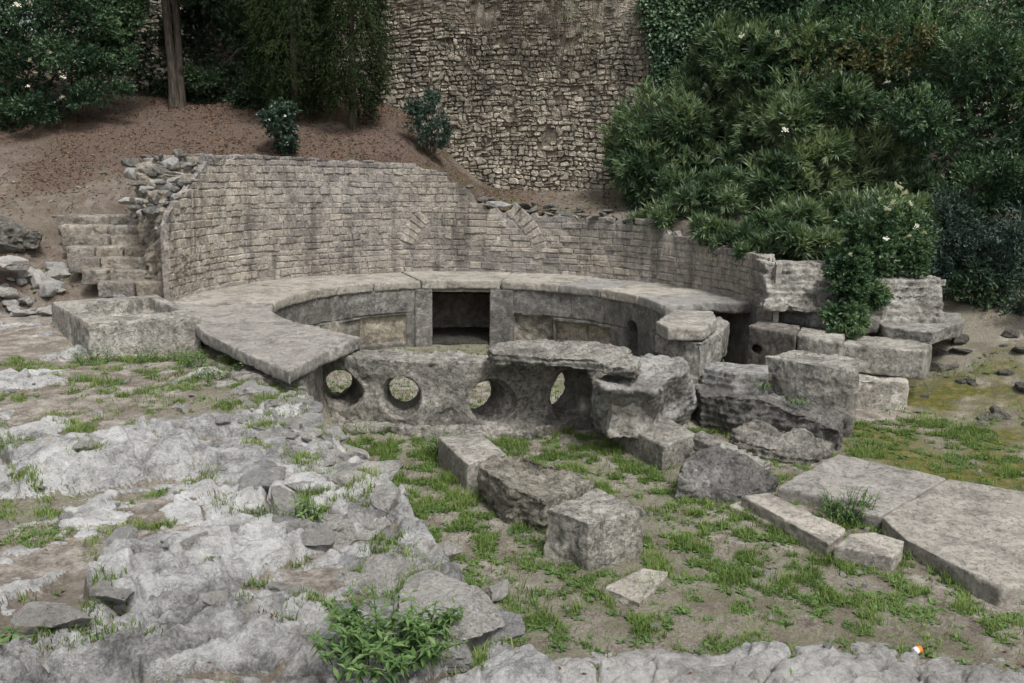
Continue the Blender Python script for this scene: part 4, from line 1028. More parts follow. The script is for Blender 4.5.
FL = None
def flower_mesh(seed):
    rg = np.random.default_rng(seed); n = 26
    c = rg.normal(0, .027, (n, 3))*np.array([1, 1, .6]); b = np.repeat(c, 5, 0)
    a = np.tile(np.arange(5)*2*np.pi/5, n)+np.repeat(rg.random(n)*6, 5)
    dr = np.stack([np.cos(a), np.sin(a), np.full(len(a), .35)], 1)
    V, F, t = leaf_cards(b, dr, np.tile([0, 0, 1.], (len(a), 1)), .020, .018, .5+.3*rg.normal(size=len(a)), .1)
    me = np_mesh('flower_cluster', V, [F], dict(tint=t), smooth=False); me.materials.append(M_flower); return me
FLM = [flower_mesh(k) for k in range(4)]

def breakup(blobs, seed, m=4):
    """each mass of a crown splits into smaller uneven sprays"""
    rg = np.random.default_rng(seed+900); out = []
    for c, r in blobs:
        c = np.array(c, float); r = np.array(r, float); out.append((c, r*.80))
        for k in range(m):
            d = unit(rg.normal(size=3)+np.array([0, -.35, .25])); f = rg.uniform(.32, .55)
            out.append((c+d*r*rg.uniform(.62, .98), r*f*np.array([1, 1, rg.uniform(.7, 1.1)])))
    return out
def bush(name, label, cat, base, blobs, n, lpt, L, W, mat, seed, flowers=(), stems=7, r0=.035, group=None, **kw):
    blobs0 = blobs; blobs = breakup(blobs, seed, kw.pop('split', 4))
    e = empty(name, base); tag(e, label, cat, group)
    b = Vector(base)
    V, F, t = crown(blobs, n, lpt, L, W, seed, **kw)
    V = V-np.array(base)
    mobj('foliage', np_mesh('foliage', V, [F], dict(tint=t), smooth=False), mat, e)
    tips = []
    for k in range(stems):
        c, r = blobs[(k*3) % len(blobs)]
        tips.append(Vector((c[0]+random.gauss(0, r[0]*.4), c[1]+random.gauss(0, r[1]*.4), c[2]+random.uniform(-.2, .7)*r[2]))-b)
    limbs('branches', (0, 0, -.05), tips, r0, M_twig, e)
    for k, f in enumerate(flowers):
        o = bpy.data.objects.new('flower_cluster', FLM[k % 4]); o.location = Vector(f[:3])-b; s = f[3] if len(f) > 3 else 1.
        o.scale = (s, s, s); o.rotation_euler = (random.uniform(0, .6)+.5, random.uniform(-.4, .4), random.uniform(0, 6)); link(o, e)
    return e

# right hand thicket
bush('oleander_bush', 'tall oleander with narrow leaves against the rubble wall, nearest the small round shrub', 'bush', (4.2, 4.9, 1.3),
     [((3.75, 4.75, 2.7), (1.3, 1.0, 1.35)), ((5.0, 2.7, 1.5), (.7, .6, .6)), ((4.75, 2.3, 1.35), (.5, .45, .4)), ((4.7, 4.2, 1.9), (1.2, 1.0, 1.0)), ((3.5, 4.8, 2.2), (.7, .7, .9)), ((5.0, 4.6, 3.4), (1.1, .9, 1.1)), ((4.25, 3.6, 1.25), (.75, .5, .55)), ((4.9, 2.9, .95), (.6, .5, .5)), ((4.45, 2.3, 1.0), (.6, .5, .45)), ((3.75, 3.25, 1.25), (.6, .45, .42)), ((4.3, 3.0, 1.4), (.7, .5, .5)), ((4.75, 1.6, .85), (.5, .4, .4))],
     6800, 12, .19, .031, M_olea, 11, flowers=[(4.54, 4.00, 3.68), (5.20, 3.90, 3.64), (3.59, 4.10, 3.35), (4.53, 3.90, 3.72)], up=.5, twig=.12, bright=.06)
bush('oleander_bush', 'broad oleander in the middle of the right thicket, leaning over the curved wall', 'bush', (6.4, 3.2, .9),
     [((6.2, 3.2, 3.0), (1.5, 1.2, 1.3)), ((5.8, 2.4, 1.8), (1.2, .9, .9)), ((7.1, 2.4, 2.0), (1.2, 1.0, 1.0)), ((5.6, 1.6, 1.15), (.75, .55, .5)), ((6.9, 1.2, 1.35), (.9, .7, .6)), ((5.5, 3.9, 4.1), (1.2, 1., 1.)), ((6.1, .7, .85), (.7, .5, .35)), ((4.9, 1.2, .95), (.6, .45, .40)), ((5.3, .2, .95), (.55, .4, .3)), ((4.4, 1.7, .9), (.5, .4, .38)), ((5.0, .7, .85), (.5, .4, .32)), ((4.75, .9, .75), (.4, .35, .3))],
     9600, 12, .19, .032, M_olea, 12, flowers=[(4.99, 3.30, 4.54), (5.23, 3.20, 4.50), (5.52, 3.00, 4.56), (7.41, 2.60, 4.59), (7.48, 2.60, 3.70), (5.38, 1.80, 2.78)], up=.5, twig=.12, bright=.12)
bush('laurustinus_bush', 'white flowering bush hanging over the channel wall blocks', 'bush', (6.3, -.1, .2),
     [((6.05, -.55, .85), (.62, .45, .55)), ((5.75, -.95, .25), (.40, .32, .42)), ((6.5, -.3, 1.15), (.65, .5, .5)), ((5.35, -1.45, .10), (.33, .26, .32)), ((5.2, -1.65, -.08), (.25, .2, .22)), ((5.45, -.9, .5), (.45, .4, .4)), ((5.3, -1.4, .45), (.36, .28, .34)), ((5.35, -1.3, .75), (.35, .3, .3)), ((5.7, -1.0, 1.15), (.45, .35, .4))],
     4600, 12, .075, .032, M_laur, 13, flowers=[(5.86, -1.39, 1.86)+(1.1,), (5.97, -1.39, 1.78), (5.59, -1.44, 1.69)+(.6,), (5.76, -1.49, 1.65), (5.69, -1.49, 1.56)+(.7,), (6.03, -1.44, 1.64)+(.8,), (6.17, -1.44, 1.32)+(.7,), (6.28, -1.44, 1.24)+(.6,), (5.64, -1.64, 1.16)+(.6,), (5.44, -1.59, 1.43)+(.6,), (5.11, -1.74, 0.95)+(.5,), (6.01, -1.54, 1.20)+(.6,)], up=.3, twig=.10, bright=.12)
bush('dark_bush', 'dark bluish bush at the right edge, behind the layered masonry', 'bush', (8.4, .4, -.3),
     [((8.2, .2, .6), (.9, .8, .75)), ((8.9, .2, .1), (.8, .7, .7)), ((7.7, .7, 1.2), (.8, .7, .7)), ((9.3, .6, 1.2), (1., .8, .9))],
     2900, 11, .085, .03, M_blue, 14, up=.1, bright=-.12)
bush('laurel_bush', 'large dark laurel at the upper right corner, above the dark bluish bush', 'bush', (9.6, 2.4, .6),
     [((8.6, 2.0, 2.9), (1.5, 1.2, 1.2)), ((9.8, 1.6, 2.2), (1.4, 1.1, 1.1)), ((8.3, 2.8, 4.3), (1.6, 1.3, 1.2)), ((10.3, 2.2, 4.0), (1.5, 1.2, 1.3)), ((8.5, 1.2, 1.75), (1., .8, .7))],
     6000, 11, .11, .034, M_laur, 15, up=.4, bright=.02)
bush('creeper', 'reddish brown creeper scrambling through the right thicket behind the oleanders', 'climbing plant', (7.0, 3.6, 1.0),
     [((6.6, 2.75, 4.0), (1.0, .55, .75)), ((7.2, 2.5, 3.2), (.8, .5, .7)), ((7.6, 2.3, 4.2), (.6, .5, .5))],
     700, 8, .08, .04, M_red, 16, up=.0, rough=.45, inner=.2, bright=.0)
bush('evergreen_tree', 'evergreen tree crown along the upper right edge of the picture, above the thicket', 'tree', (8.2, 4.6, .5),
     [((7.4, 4.0, 5.4), (1.8, 1.3, 1.2)), ((9.4, 3.8, 5.6), (1.8, 1.4, 1.3)), ((5.8, 4.5, 5.6), (1.3, 1.0, 1.0)), ((11.0, 3.4, 4.6), (1.6, 1.4, 1.6)), ((9., 4.6, 3.2), (1.8, 1.2, 1.6)), ((7., 4.3, 2.4), (1.6, .9, 1.4))],
     6200, 11, .10, .04, M_laur, 17, up=.3, bright=-.04, stems=9, r0=.10)
bush('dark_shrub', 'dark shrub on the slope right of the channel wall, below the thicket', 'bush', (8.6, -.2, -.2),
     [((9.0, -.7, .25), (.7, .5, .6)), ((9.8, -.5, .9), (.9, .7, .9)), ((8.1, -.05, .25), (.55, .4, .5))],
     1300, 11, .08, .03, M_dark_leaf, 18, up=.1)
# ivy clinging to the rubble wall
def ivy():
    A = np.array([-10.5, 9.6]); B = np.array([9.5, 3.9]); u = (B-A)/np.hypot(*(B-A)); nrm = np.array([u[1], -u[0]])
    rg = np.random.default_rng(5); n = 15000
    x = rg.uniform(3.1, 9., n); z = rg.uniform(2.2, 7.5, n)
    t = (x-A[0])/u[0]
    p = np.stack([x, z], -1)
    edge = 3.55+.12*np.abs(z-4.2)+.55*fbm(p*1.1, 4, 3)+.9*ss(3.9, 2.6, z)
    m = x > edge; x, z, t = x[m], z[m], t[m]; n = len(x)
    d = .08+.20*(.5+.5*fbm(np.stack([x, z], -1)*1.5, 3, 8))*rg.random(n)+.25*ss(4.2, 6., x)
    P_ = np.stack([A[0]+u[0]*t+nrm[0]*d, A[1]+u[1]*t+nrm[1]*d, z], -1)
    m = 5
    base = np.repeat(P_, m, 0)+rg.normal(0, .05, (n*m, 3))
    dr = unit(np.stack([rg.normal(0, .7, n*m), -.5+rg.normal(0, .3, n*m), -.5+rg.normal(0, .5, n*m)], -1))
    upv = unit(np.array([nrm[0], nrm[1], .6])+rg.normal(0, .35, (n*m, 3)))
    tint = .42+.4*fbm(base*1.6, 3, 9)+.15*rg.normal(size=n*m)
    V, F, tt = leaf_cards(base, dr, upv, .085*rg.uniform(.6, 1.2, n*m), .065*rg.uniform(.7, 1.2, n*m), tint, .15)
    b = (5.2, 4.95, 1.5); e = empty('ivy', b); tag(e, 'ivy covering the right part of the tall rubble wall, above the oleanders', 'climbing plant')
    mobj('foliage', np_mesh('foliage', V-np.array(b), [F], dict(tint=tt), smooth=False), M_laur, e)
    tips = []
    for k in range(12):
        xx = random.uniform(3.9, 8.5); tt_ = (xx-A[0])/u[0]; tips.append(Vector((xx+nrm[0]*.1, A[1]+u[1]*tt_+nrm[1]*.12, random.uniform(3.5, 6.8)))-Vector(b))
    limbs('branches', (0, 0, 0), tips, .03, M_twig, e, bend=.04)
ivy()
# bare hanging vines on the upper part of the wall
def vines():
    A = np.array([-10.5, 9.6]); B = np.array([9.5, 3.9]); u = (B-A)/np.hypot(*(B-A)); nrm = np.array([u[1], -u[0]])
    b = Vector((1., 6.2, 5.)); e = empty('hanging_vine', b); tag(e, 'tangle of thin bare vine stems hanging down the rubble wall', 'climbing plant')
    VV = []; FF = []
    for k in range(130):
        x = min(4.2, max(-2., random.gauss(1.4, 1.4))); z1 = random.uniform(4.6, 7.5); L = random.uniform(.5, 2.6); t = (x-A[0])/u[0]; ph = random.random()*6
        pts = []; 
        for i in range(9):
            q = i/8; xx = t+.07*math.sin(q*5+ph)+.10*(q-.5)*math.sin(ph*3); d = .17+.05*math.sin(q*7+ph*2)
            pts.append(Vector((A[0]+u[0]*xx+nrm[0]*d, A[1]+u[1]*xx+nrm[1]*d, z1-L*q))-b)
        v, f = tube(pts, [.008*(1-.6*i/8) for i in range(9)], 4); o = len(VV); VV += v; FF += [tuple(i+o for i in q) for q in f]
    mobj('stems', np_mesh('stems', np.array([tuple(v) for v in VV]), [np.array(FF)]), M_twig, e)
    rg = np.random.default_rng(8); n = 900
    x = rg.normal(1.7, 1.3, n); z = np.where(rg.random(n) < .5, rg.normal(5.1, .18, n), rg.uniform(4.6, 6.8, n))
    keep = fbm(np.stack([x, z], -1)*1.6, 3, 4) > .02; x, z = x[keep], z[keep]; n = len(x); t = (x-A[0])/u[0]
    base = np.stack([A[0]+u[0]*t+nrm[0]*.20, A[1]+u[1]*t+nrm[1]*.20, z], -1)-np.array(b)
    dr = np.stack([rg.normal(0, .6, n), -.3+rg.normal(0, .2, n), -.8+rg.normal(0, .3, n)], -1)
    V, F, tt = leaf_cards(base, dr, unit(np.array([0, -1, .3])+rg.normal(0, .3, (n, 3))), .07, .05, .35+.3*rg.normal(size=n), .1)
    mobj('foliage', np_mesh('foliage', V, [F], dict(tint=tt), smooth=False), M_red, e)
vines()
# shrubs on the bank
gz = lambda x, y: float(ground_z(x, y)[0])
bush('small_shrub', 'small round grey green shrub growing against the foot of the rubble wall', 'bush', (-.85, 5.25, gz(-.85, 5.25)),
     [((-.85, 5.25, 3.1), (.50, .42, .48)), ((-.75, 5.2, 2.75), (.36, .34, .36)), ((-1.0, 5.3, 3.3), (.34, .3, .32))], 850, 10, .075, .022, M_blue, 21, up=.5, stems=9, r0=.02, twig=.1, bright=-.12, rough=.2)
bush('camellia_bush', 'small glossy dark bush with a few white flowers on the edge of the curved wall', 'bush', (-3.7, 4.25, gz(-3.7, 4.25)),
     [((-3.7, 4.25, 2.85), (.43, .40, .36)), ((-3.55, 4.1, 2.45), (.25, .22, .2)), ((-3.72, 4.2, 3.05), (.34, .32, .25))], 560, 9, .085, .045, M_cam, 22, flowers=[(-3.54, 3.85, 2.99)+(.45,), (-3.30, 3.85, 2.81)+(.4,)], up=.4, stems=7, r0=.02, twig=.1, bright=.0, rough=.2)
bush('laurustinus_bush', 'large dark evergreen bush with white flowers at the upper left corner', 'bush', (-9.2, 5.4, gz(-9.2, 5.4)),
     [((-9.2, 5.3, 4.3), (1.6, 1.2, 1.4)), ((-8.0, 5.4, 4.9), (1.1, 1.0, 1.0)), ((-10.3, 5.3, 3.9), (1.3, 1.1, 1.2)), ((-8.3, 5.1, 3.7), (1., .8, .8)), ((-9.0, 5.6, 5.8), (1.9, 1.2, 1.0)), ((-7.6, 5.2, 4.3), (.6, .6, .6)), ((-8.6, 4.8, 3.1), (.7, .5, .45)), ((-10.2, 5., 2.9), (.9, .6, .5)), ((-7.5, 5.0, 3.55), (.6, .5, .5)), ((-7.6, 5.3, 5.2), (.9, .7, .8)), ((-7.1, 5.5, 4.6), (.55, .5, .6)), ((-7.0, 5.6, 5.6), (.7, .5, .7))],
     7600, 11, .085, .034, M_laur, 23, flowers=[(-8.08, 3.85, 4.92)+(1.1,), (-8.32, 3.85, 4.88), (-8.17, 3.85, 3.91)+(.8,), (-7.80, 3.85, 4.05)+(.7,), (-7.60, 3.85, 3.61)+(.8,), (-7.65, 3.85, 3.71)+(.6,), (-7.36, 3.85, 3.90)+(.5,), (-7.65, 3.85, 3.26)+(.6,), (-8.10, 3.85, 3.69)+(.6,), (-8.25, 3.85, 3.45)+(.5,)], up=.35, bright=-.16)
bush('evergreen_bush', 'dark evergreen bush in the shade behind the tree trunk at left', 'bush', (-6.2, 7.6, gz(-6.2, 7.6)),
     [((-5.4, 7.4, 4.6), (1.3, .8, 1.6)), ((-4.2, 7.0, 4.2), (1.2, .8, 1.5)), ((-5.0, 7.4, 6.2), (1.6, 1., 1.2)), ((-4.6, 6.6, 3.5), (.8, .6, .7)), ((-5.9, 7.1, 3.7), (.7, .5, .6)), ((-7.2, 7.5, 4.3), (.9, .5, 1.0)), ((-6.2, 7.3, 4.9), (.9, .5, 1.0))],
     5600, 11, .09, .036, M_dark_leaf, 24, up=.3)
bush('evergreen_tree', 'dark tree crown over the upper left, above the trunk with peeling bark', 'tree', (-6.75, 6.7, gz(-6.75, 6.7)),
     [((-6.6, 6.6, 6.9), (1.9, 1.5, 1.0)), ((-8.4, 6.6, 6.6), (1.6, 1.3, 1.0)), ((-5.0, 6.4, 6.9), (1.5, 1.3, .9)), ((-10., 6.9, 5.8), (1.8, 1.2, 1.6)), ((-8.6, 7.4, 5.), (1.2, .8, 1.6)), ((-11., 7, 4.4), (1.5, 1., 1.6))],
     5600, 11, .09, .036, M_dark_leaf, 25, up=.3, stems=0) if False else None
def trunk_tree(name, label, base, h, r0, blobs, n, L, W, mat, seed, lean=(0, 0), **kw):
    e = empty(name, base); tag(e, label, 'tree'); b = Vector(base)
    VV = []; FF = []
    for k in range(3):
        ox = Vector((random.gauss(0, r0*.5), random.gauss(0, r0*.5), 0))
        pts = [ox*(1+.5*t)+Vector((lean[0]*t+.03*math.sin(t*6+k), lean[1]*t+.03*math.cos(t*5+k), -.15+h*t)) for t in np.linspace(0, 1, 10)]
        v, f = tube(pts, [r0*(.72+.5*math.exp(-t*14))*(1-.45*t) for t in np.linspace(0, 1, 10)], 10); o = len(VV); VV += v; FF += [tuple(i+o for i in q) for q in f]
    mobj('trunk', np_mesh('trunk', np.array([tuple(v) for v in VV]), [np.array(FF)]), M_bark, e)
    V, F, t = crown(breakup(blobs, seed), n, 11, L, W, seed, **kw); mobj('crown', np_mesh('crown', V-np.array(base), [F], dict(tint=t), smooth=False), mat, e)
    tips = [Vector(c)-b for c, r in blobs]
    limbs('branches', (lean[0]*.6, lean[1]*.6, h*.6), tips, r0*.45, M_bark, e)
    return e
trunk_tree('evergreen_tree', 'dark tree with a bare ribbed trunk standing behind the left bushes', (-6.45, 6.6, gz(-6.45, 6.6)), 5., .12,
     [((-6.6, 6.6, 6.9), (1.9, 1.5, 1.0)), ((-8.4, 6.6, 6.6), (1.6, 1.3, 1.0)), ((-5.0, 6.4, 6.9), (1.5, 1.3, .9)), ((-10., 6.9, 5.8), (1.8, 1.2, 1.6)), ((-8.5, 7.4, 4.7), (.9, .6, 1.3)), ((-11., 7, 4.4), (1.5, 1., 1.6))],
     5600, .09, .036, M_dark_leaf, 25, up=.3)
def cypress(x, y, top, rad, zf, label, seed, n, tr=.07):
    z0 = gz(x, y); e = empty('cypress_tree', (x, y, z0)); tag(e, label, 'tree')
    v, f = tube([Vector((.02*math.sin(t*4), .02*math.cos(t*3), -.2+t*(top-z0))) for t in np.linspace(0, 1, 9)], [tr*(1.25-t) for t in np.linspace(0, 1, 9)], 10)
    mobj('trunk', np_mesh('trunk', np.array([tuple(q) for q in v]), [np.array(f)]), M_bark, e)
    rg = np.random.default_rng(seed)
    # drooping sprays hung on a tapering column
    t = rg.random(n)**.9; a = rg.uniform(0, 2*np.pi, n)
    lump = fbm(np.stack([np.cos(a)*1.6, np.sin(a)*1.6, t*6], -1), 3, seed)
    prof = np.minimum(1, .45+t*3.2)*np.clip(1.12-t*.75, .1, 1)
    rr = rad*prof*(1+.38*lump)*np.sqrt(rg.uniform(.35, 1, n))
    P_ = np.stack([rr*np.cos(a), rr*np.sin(a), zf-z0+t*(top-zf)+.25*lump], -1)
    out = np.stack([np.cos(a), np.sin(a), np.zeros(n)], -1)
    m = 14; u = rg.random((n, m))
    ax = unit(out*.35+np.array([0, 0, -.75])+rg.normal(0, .18, (n, 3)))
    base = P_[:, None]+ax[:, None]*(u*.34)[..., None]+rg.normal(0, .016, (n, m, 3))
    dr = ax[:, None]*.8+rg.normal(0, .42, (n, m, 3))
    upv = unit(out[:, None]+rg.normal(0, .5, (n, m, 3)))
    tint = .40+.45*lump[:, None]+.15*rg.normal(size=(n, m))+.10*u
    V, F, tt = leaf_cards(base.reshape(-1, 3), dr.reshape(-1, 3), upv.reshape(-1, 3), .085, .017, tint.ravel(), .1)
    mobj('crown', np_mesh('crown', V, [F], dict(tint=tt), smooth=False), M_cyp, e)
cypress(-2.45, 5.2, 8.4, .82, 3.35, 'drooping cypress with a thin pale trunk, next to the rubble wall', 31, 3600)
cypress(-3.7, 5.6, 8.6, .95, 3.4, 'drooping dark cypress behind the small glossy bush', 32, 3600)

# ------------------------------------------------------------------ grass, weeds and litter
def scatter(n, x0, x1, y0, y1, dens, seed):
    rg = np.random.default_rng(seed); x = rg.uniform(x0, x1, n); y = rg.uniform(y0, y1, n)
    h, rm, shelf, bank, ins, path, r, th = terrain(x, y)
    k = rg.random(n) < dens(x, y, rm, shelf, bank, ins, path)
    k &= (h > h.min()-1)
    return x[k], y[k], h[k], rg
SPOTS = [(-0.80, -4.81, -1.000)[:2]+(.6, .5, 1.), (-1.18, -4.17, -1.000)[:2]+(.5, .4, .9), (1.29, -4.34, -1.000)[:2]+(.45, .35, .8), (0.01, -6.69, -1.000)[:2]+(.5, .35, .9), (0.74, -6.10, -1.000)[:2]+(.5, .4, .4), (2.98, -6.92, -1.000)[:2]+(.7, .35, .9), (2.61, -6.63, -1.000)[:2]+(.5, .3, .8), (2.36, -6.12, -1.000)[:2]+(.4, .3, .7), (2.49, -7.69, -1.000)[:2]+(.8, .35, .6), (1.86, -7.23, -1.000)[:2]+(.4, .4, .4), (3.51, -6.13, -1.000)[:2]+(.25, .15, .8), (1.70, -4.97, -1.000)[:2]+(.4, .3, .5), (0.58, -8.04, -1.000)[:2]+(.35, .2, .5), (1.73, -6.52, -1.000)[:2]+(.3, .3, .7), (0.24, -6.87, -1.000)[:2]+(.5, .3, .5), (6.27, -3.42, -1.000)[:2]+(.8, .4, .5), (1.75, -8.24, -1.000)[:2]+(.5, .15, .3), (-0.45, -5.62, -1.000)[:2]+(.5, .5, .8), (1.40, -6.52, -1.000)[:2]+(.3, .25, .5), (3.06, -7.56, -1.000)[:2]+(.3, .2, .7), (-0.13, -7.50, -1.000)[:2]+(.2, .3, .5), (0.51, -4.81, -1.000)[:2]+(.3, .3, .5), (2.04, -5.64, -1.000)[:2]+(.3, .25, .5)]
def spotw(x, y):
    w = np.zeros(len(x))
    for cx, cy, sx, sy, a in SPOTS: w = np.maximum(w, a*np.exp(-(((x-cx)/sx)**2+((y-cy)/sy)**2)))
    return w
def d_court(x, y, rm, shelf, bank, ins, path):
    p = np.stack([x, y], -1); f = ss(-.05, .30, fbm(p*2.4, 4, 201)); f2 = ss(-.1, .3, fbm(p*7, 3, 202))
    return (1-rm)*(1-shelf)*(1-bank)*(1-ins)*(1-.85*path)*(.03+.97*f2)*np.clip(.30+.5*f+.35*ss(-6.8, -5.4, y)*ss(2.2, 1.2, x)+1.4*spotw(x, y)*(.55+.45*f), 0, 1)
def d_shelf(x, y, rm, shelf, bank, ins, path):
    p = np.stack([x, y], -1); f = ss(-.15, .20, fbm(p*1.6, 4, 203)); f2 = ss(-.05, .3, fbm(p*6, 3, 204))
    return (1-rm)*shelf*np.clip(f+.35*ss(-6., -4., y), 0, 1)*f2
def blades(x, y, z, rg, hmin, hmax, w, tint0=.5):
    n = len(x); a = rg.uniform(0, 2*np.pi, n); p = np.stack([x, y], -1)
    hh = rg.uniform(hmin, hmax, n)*(.7+.6*ss(-.3, .4, fbm(p*3, 3, 210)))
    lean = np.stack([np.cos(a), np.sin(a), np.zeros(n)], -1)*rg.uniform(.15, 1., n)[:, None]
    b = np.stack([x, y, z-.006], -1); side = np.stack([-np.sin(a), np.cos(a), np.zeros(n)], -1)*w*rg.uniform(.6, 1.3, n)[:, None]
    m = b+(lean*.35+np.array([0, 0, .62]))*hh[:, None]; t = b+(lean*.95+np.array([0, 0, .9]))*hh[:, None]
    V = np.stack([b-side, b+side, m+side*.7, m-side*.7, t], 1); i = np.arange(n)[:, None]*5
    tint = tint0+.45*fbm(p*1.6, 3, 211)+.20*rg.normal(size=n)
    return V.reshape(-1, 3), i+np.array([0, 1, 2, 3]), i+np.array([3, 2, 4]), np.repeat(np.clip(tint, 0, 1), 5)
VV = []; F4 = []; F3 = []; TT = []; nv = 0
for (n, bx, dn, sd, h0, h1) in ((480000, (-1.8, 6.2, -9.6, -3.0), d_court, 1, .03, .085), (240000, (-5.5, 1., -10., -2.6), d_shelf, 2, .025, .075)):
    x, y, z, rg = scatter(n, *bx, dn, sd)
    V, a, b, t = blades(x, y, z, rg, h0, h1, .0028); VV.append(V); F4.append(a+nv); F3.append(b+nv); TT.append(t); nv += len(V)
def d_far(x, y, rm, shelf, bank, ins, path):
    p = np.stack([x, y], -1); f = ss(.05, .35, fbm(p*1.3, 4, 205))
    r = np.hypot(x, y)
    top = bank*ss(6.2, 4.6, r)*(x < 1.8)*.9
    return (1-rm)*(f*(.25*0)+(.35+.5*f)*ins*(r < 2.85)+f*(0+.35*bank*ss(.2, -.3, fbm(p*.9, 2, 90))+.5*(1-bank)*(1-ins)*(x > 4))+top*f)
x, y, z, rg = scatter(60000, -9, 9, -3.6, 6.5, d_far, 3)
V, a, b, t = blades(x, y, z, rg, .04, .11, .005); VV.append(V); F4.append(a+nv); F3.append(b+nv); TT.append(t); nv += len(V)
# tufts that grow against the foot of the stones
SX = []; SY = []
for o in list(bpy.data.objects):
    if o.type != 'MESH' or not o.name.split('.')[0] in ('stone_block', 'flagstone', 'kerb_stone', 'boulder', 'stone_piece', 'wall_footing', 'stone_ledge', 'stone_ridge', 'rock_outcrop', 'stone_trough', 'rock'): continue
    Mx = np.array(o.matrix_basis); C_ = coords(o.data)@Mx[:3, :3].T+Mx[:3, 3]
    if o.parent: C_ = C_+np.array(o.parent.location)
    C_ = C_[rng.integers(0, len(C_), 700)]
    gzv = ground_z(C_[:, 0], C_[:, 1]); m = np.abs(C_[:, 2]-gzv) < .06; C_ = C_[m]
    if not len(C_): continue
    c = C_[:, :2].mean(0); dv = C_[:, :2]-c; dv = dv/np.maximum(np.hypot(*dv.T)[:, None], 1e-6)
    C2 = C_[:, :2]+dv*rng.uniform(.0, .07, (len(C_), 1)); f = fbm(C2*2.6, 3, 240) > .02
    C2 = C2[f]; n = min(len(C2), 60 if o.name.startswith('rock_') else 160)
    for q in range(4): SX.append(C2[:n, 0]+rng.normal(0, .02, n)); SY.append(C2[:n, 1]+rng.normal(0, .02, n))
SX = np.concatenate(SX); SY = np.concatenate(SY); SZ = ground_z(SX, SY)
V, a, b, t = blades(SX, SY, SZ, rng, .02, .062, .0028, .48); VV.append(V); F4.append(a+nv); F3.append(b+nv); TT.append(t); nv += len(V)
me = np_mesh('grass', np.concatenate(VV), [np.concatenate(F4), np.concatenate(F3)], dict(tint=np.concatenate(TT)), smooth=False)
tag(mobj('grass', me, M_grass), 'short patchy green grass growing between the stones', 'grass', None, 'stuff')

def rosettes(x, y, z, rg, L, W, m=7, flat=.55, tint0=.5):
    n = len(x); sc_ = rg.uniform(.5, 1.25, n)
    a = rg.uniform(0, 6.28, (n, m)); e = rg.uniform(flat-.4, flat+.5, (n, m))
    base = np.repeat(np.stack([x, y, z-.003], -1)[:, None], m, 1)+rg.normal(0, .008, (n, m, 3))*np.array([1, 1, .3])
    dr = np.stack([np.cos(a), np.sin(a), e], -1)
    p = np.stack([x, y], -1); tint = (tint0+.3*fbm(p*2.5, 3, 220))[:, None]+.14*rg.normal(size=(n, m))
    up = np.tile([0, 0, 1.], (n*m, 1))+rg.normal(0, .2, (n*m, 3))
    return leaf_cards(base.reshape(-1, 3), dr.reshape(-1, 3), up, (L*sc_[:, None]*rg.uniform(.6, 1.2, (n, m))).ravel(), (W*sc_[:, None]*rg.uniform(.7, 1.2, (n, m))).ravel(), tint.ravel(), .12, .3)
VV = []; FF = []; TT = []; nv = 0
for (n, bx, dn, sd, L, W) in ((80000, (-1.8, 6.2, -9.4, -3.0), d_court, 11, .045, .020), (22000, (-5.5, 1., -10., -2.6), d_shelf, 12, .04, .017), (9000, (-9, 9, -3.6, 6.5), d_far, 13, .07, .03)):
    x, y, z, rg = scatter(n, *bx, dn, sd)
    V, f, t = rosettes(x, y, z, rg, L, W); VV.append(V); FF.append(f+nv); TT.append(t); nv += len(V)
me = np_mesh('ground_cover', np.concatenate(VV), [np.concatenate(FF)], dict(tint=np.concatenate(TT)), smooth=False)
tag(mobj('ground_cover', me, M_weed), 'small broad leaved weeds spread between the grass', 'weeds', None, 'stuff')

def d_lit(x, y, rm, shelf, bank, ins, path):
    p = np.stack([x, y], -1); return bank*(x < 3)*(.25+.75*ss(-.3, .3, fbm(p*.9, 3, 90)))
x, y, z, rg = scatter(26000, -10.5, 3.5, .3, 8., d_lit, 21)
x2, y2, z2, _ = scatter(5000, -5, 6, -9.6, -3, lambda x, y, rm, s, b, i, p: (1-i)*ss(.1, .4, fbm(np.stack([x, y], -1)*1.5, 3, 230))*.5*(1-rm*.6), 22)
x = np.concatenate([x, x2]); y = np.concatenate([y, y2]); z = np.concatenate([z, z2]); n = len(x); a = rg.uniform(0, 6.28, n)
V, f, t = leaf_cards(np.stack([x, y, z+.006], -1), np.stack([np.cos(a), np.sin(a), rg.normal(.1, .25, n)], -1), np.array([0, 0, 1.])+rg.normal(0, .35, (n, 3)), np.where(np.arange(n) < n-len(x2), .075, .04)*rg.uniform(.6, 1.2, n), np.where(np.arange(n) < n-len(x2), .032, .018)*rg.uniform(.6, 1.2, n), .45+.25*rg.normal(size=n), .2)
tag(mobj('leaf_litter', np_mesh('leaf_litter', V, [f], dict(tint=t), smooth=False), M_litter), 'brown fallen leaves scattered over bank and ground', 'leaf litter', None, 'stuff')

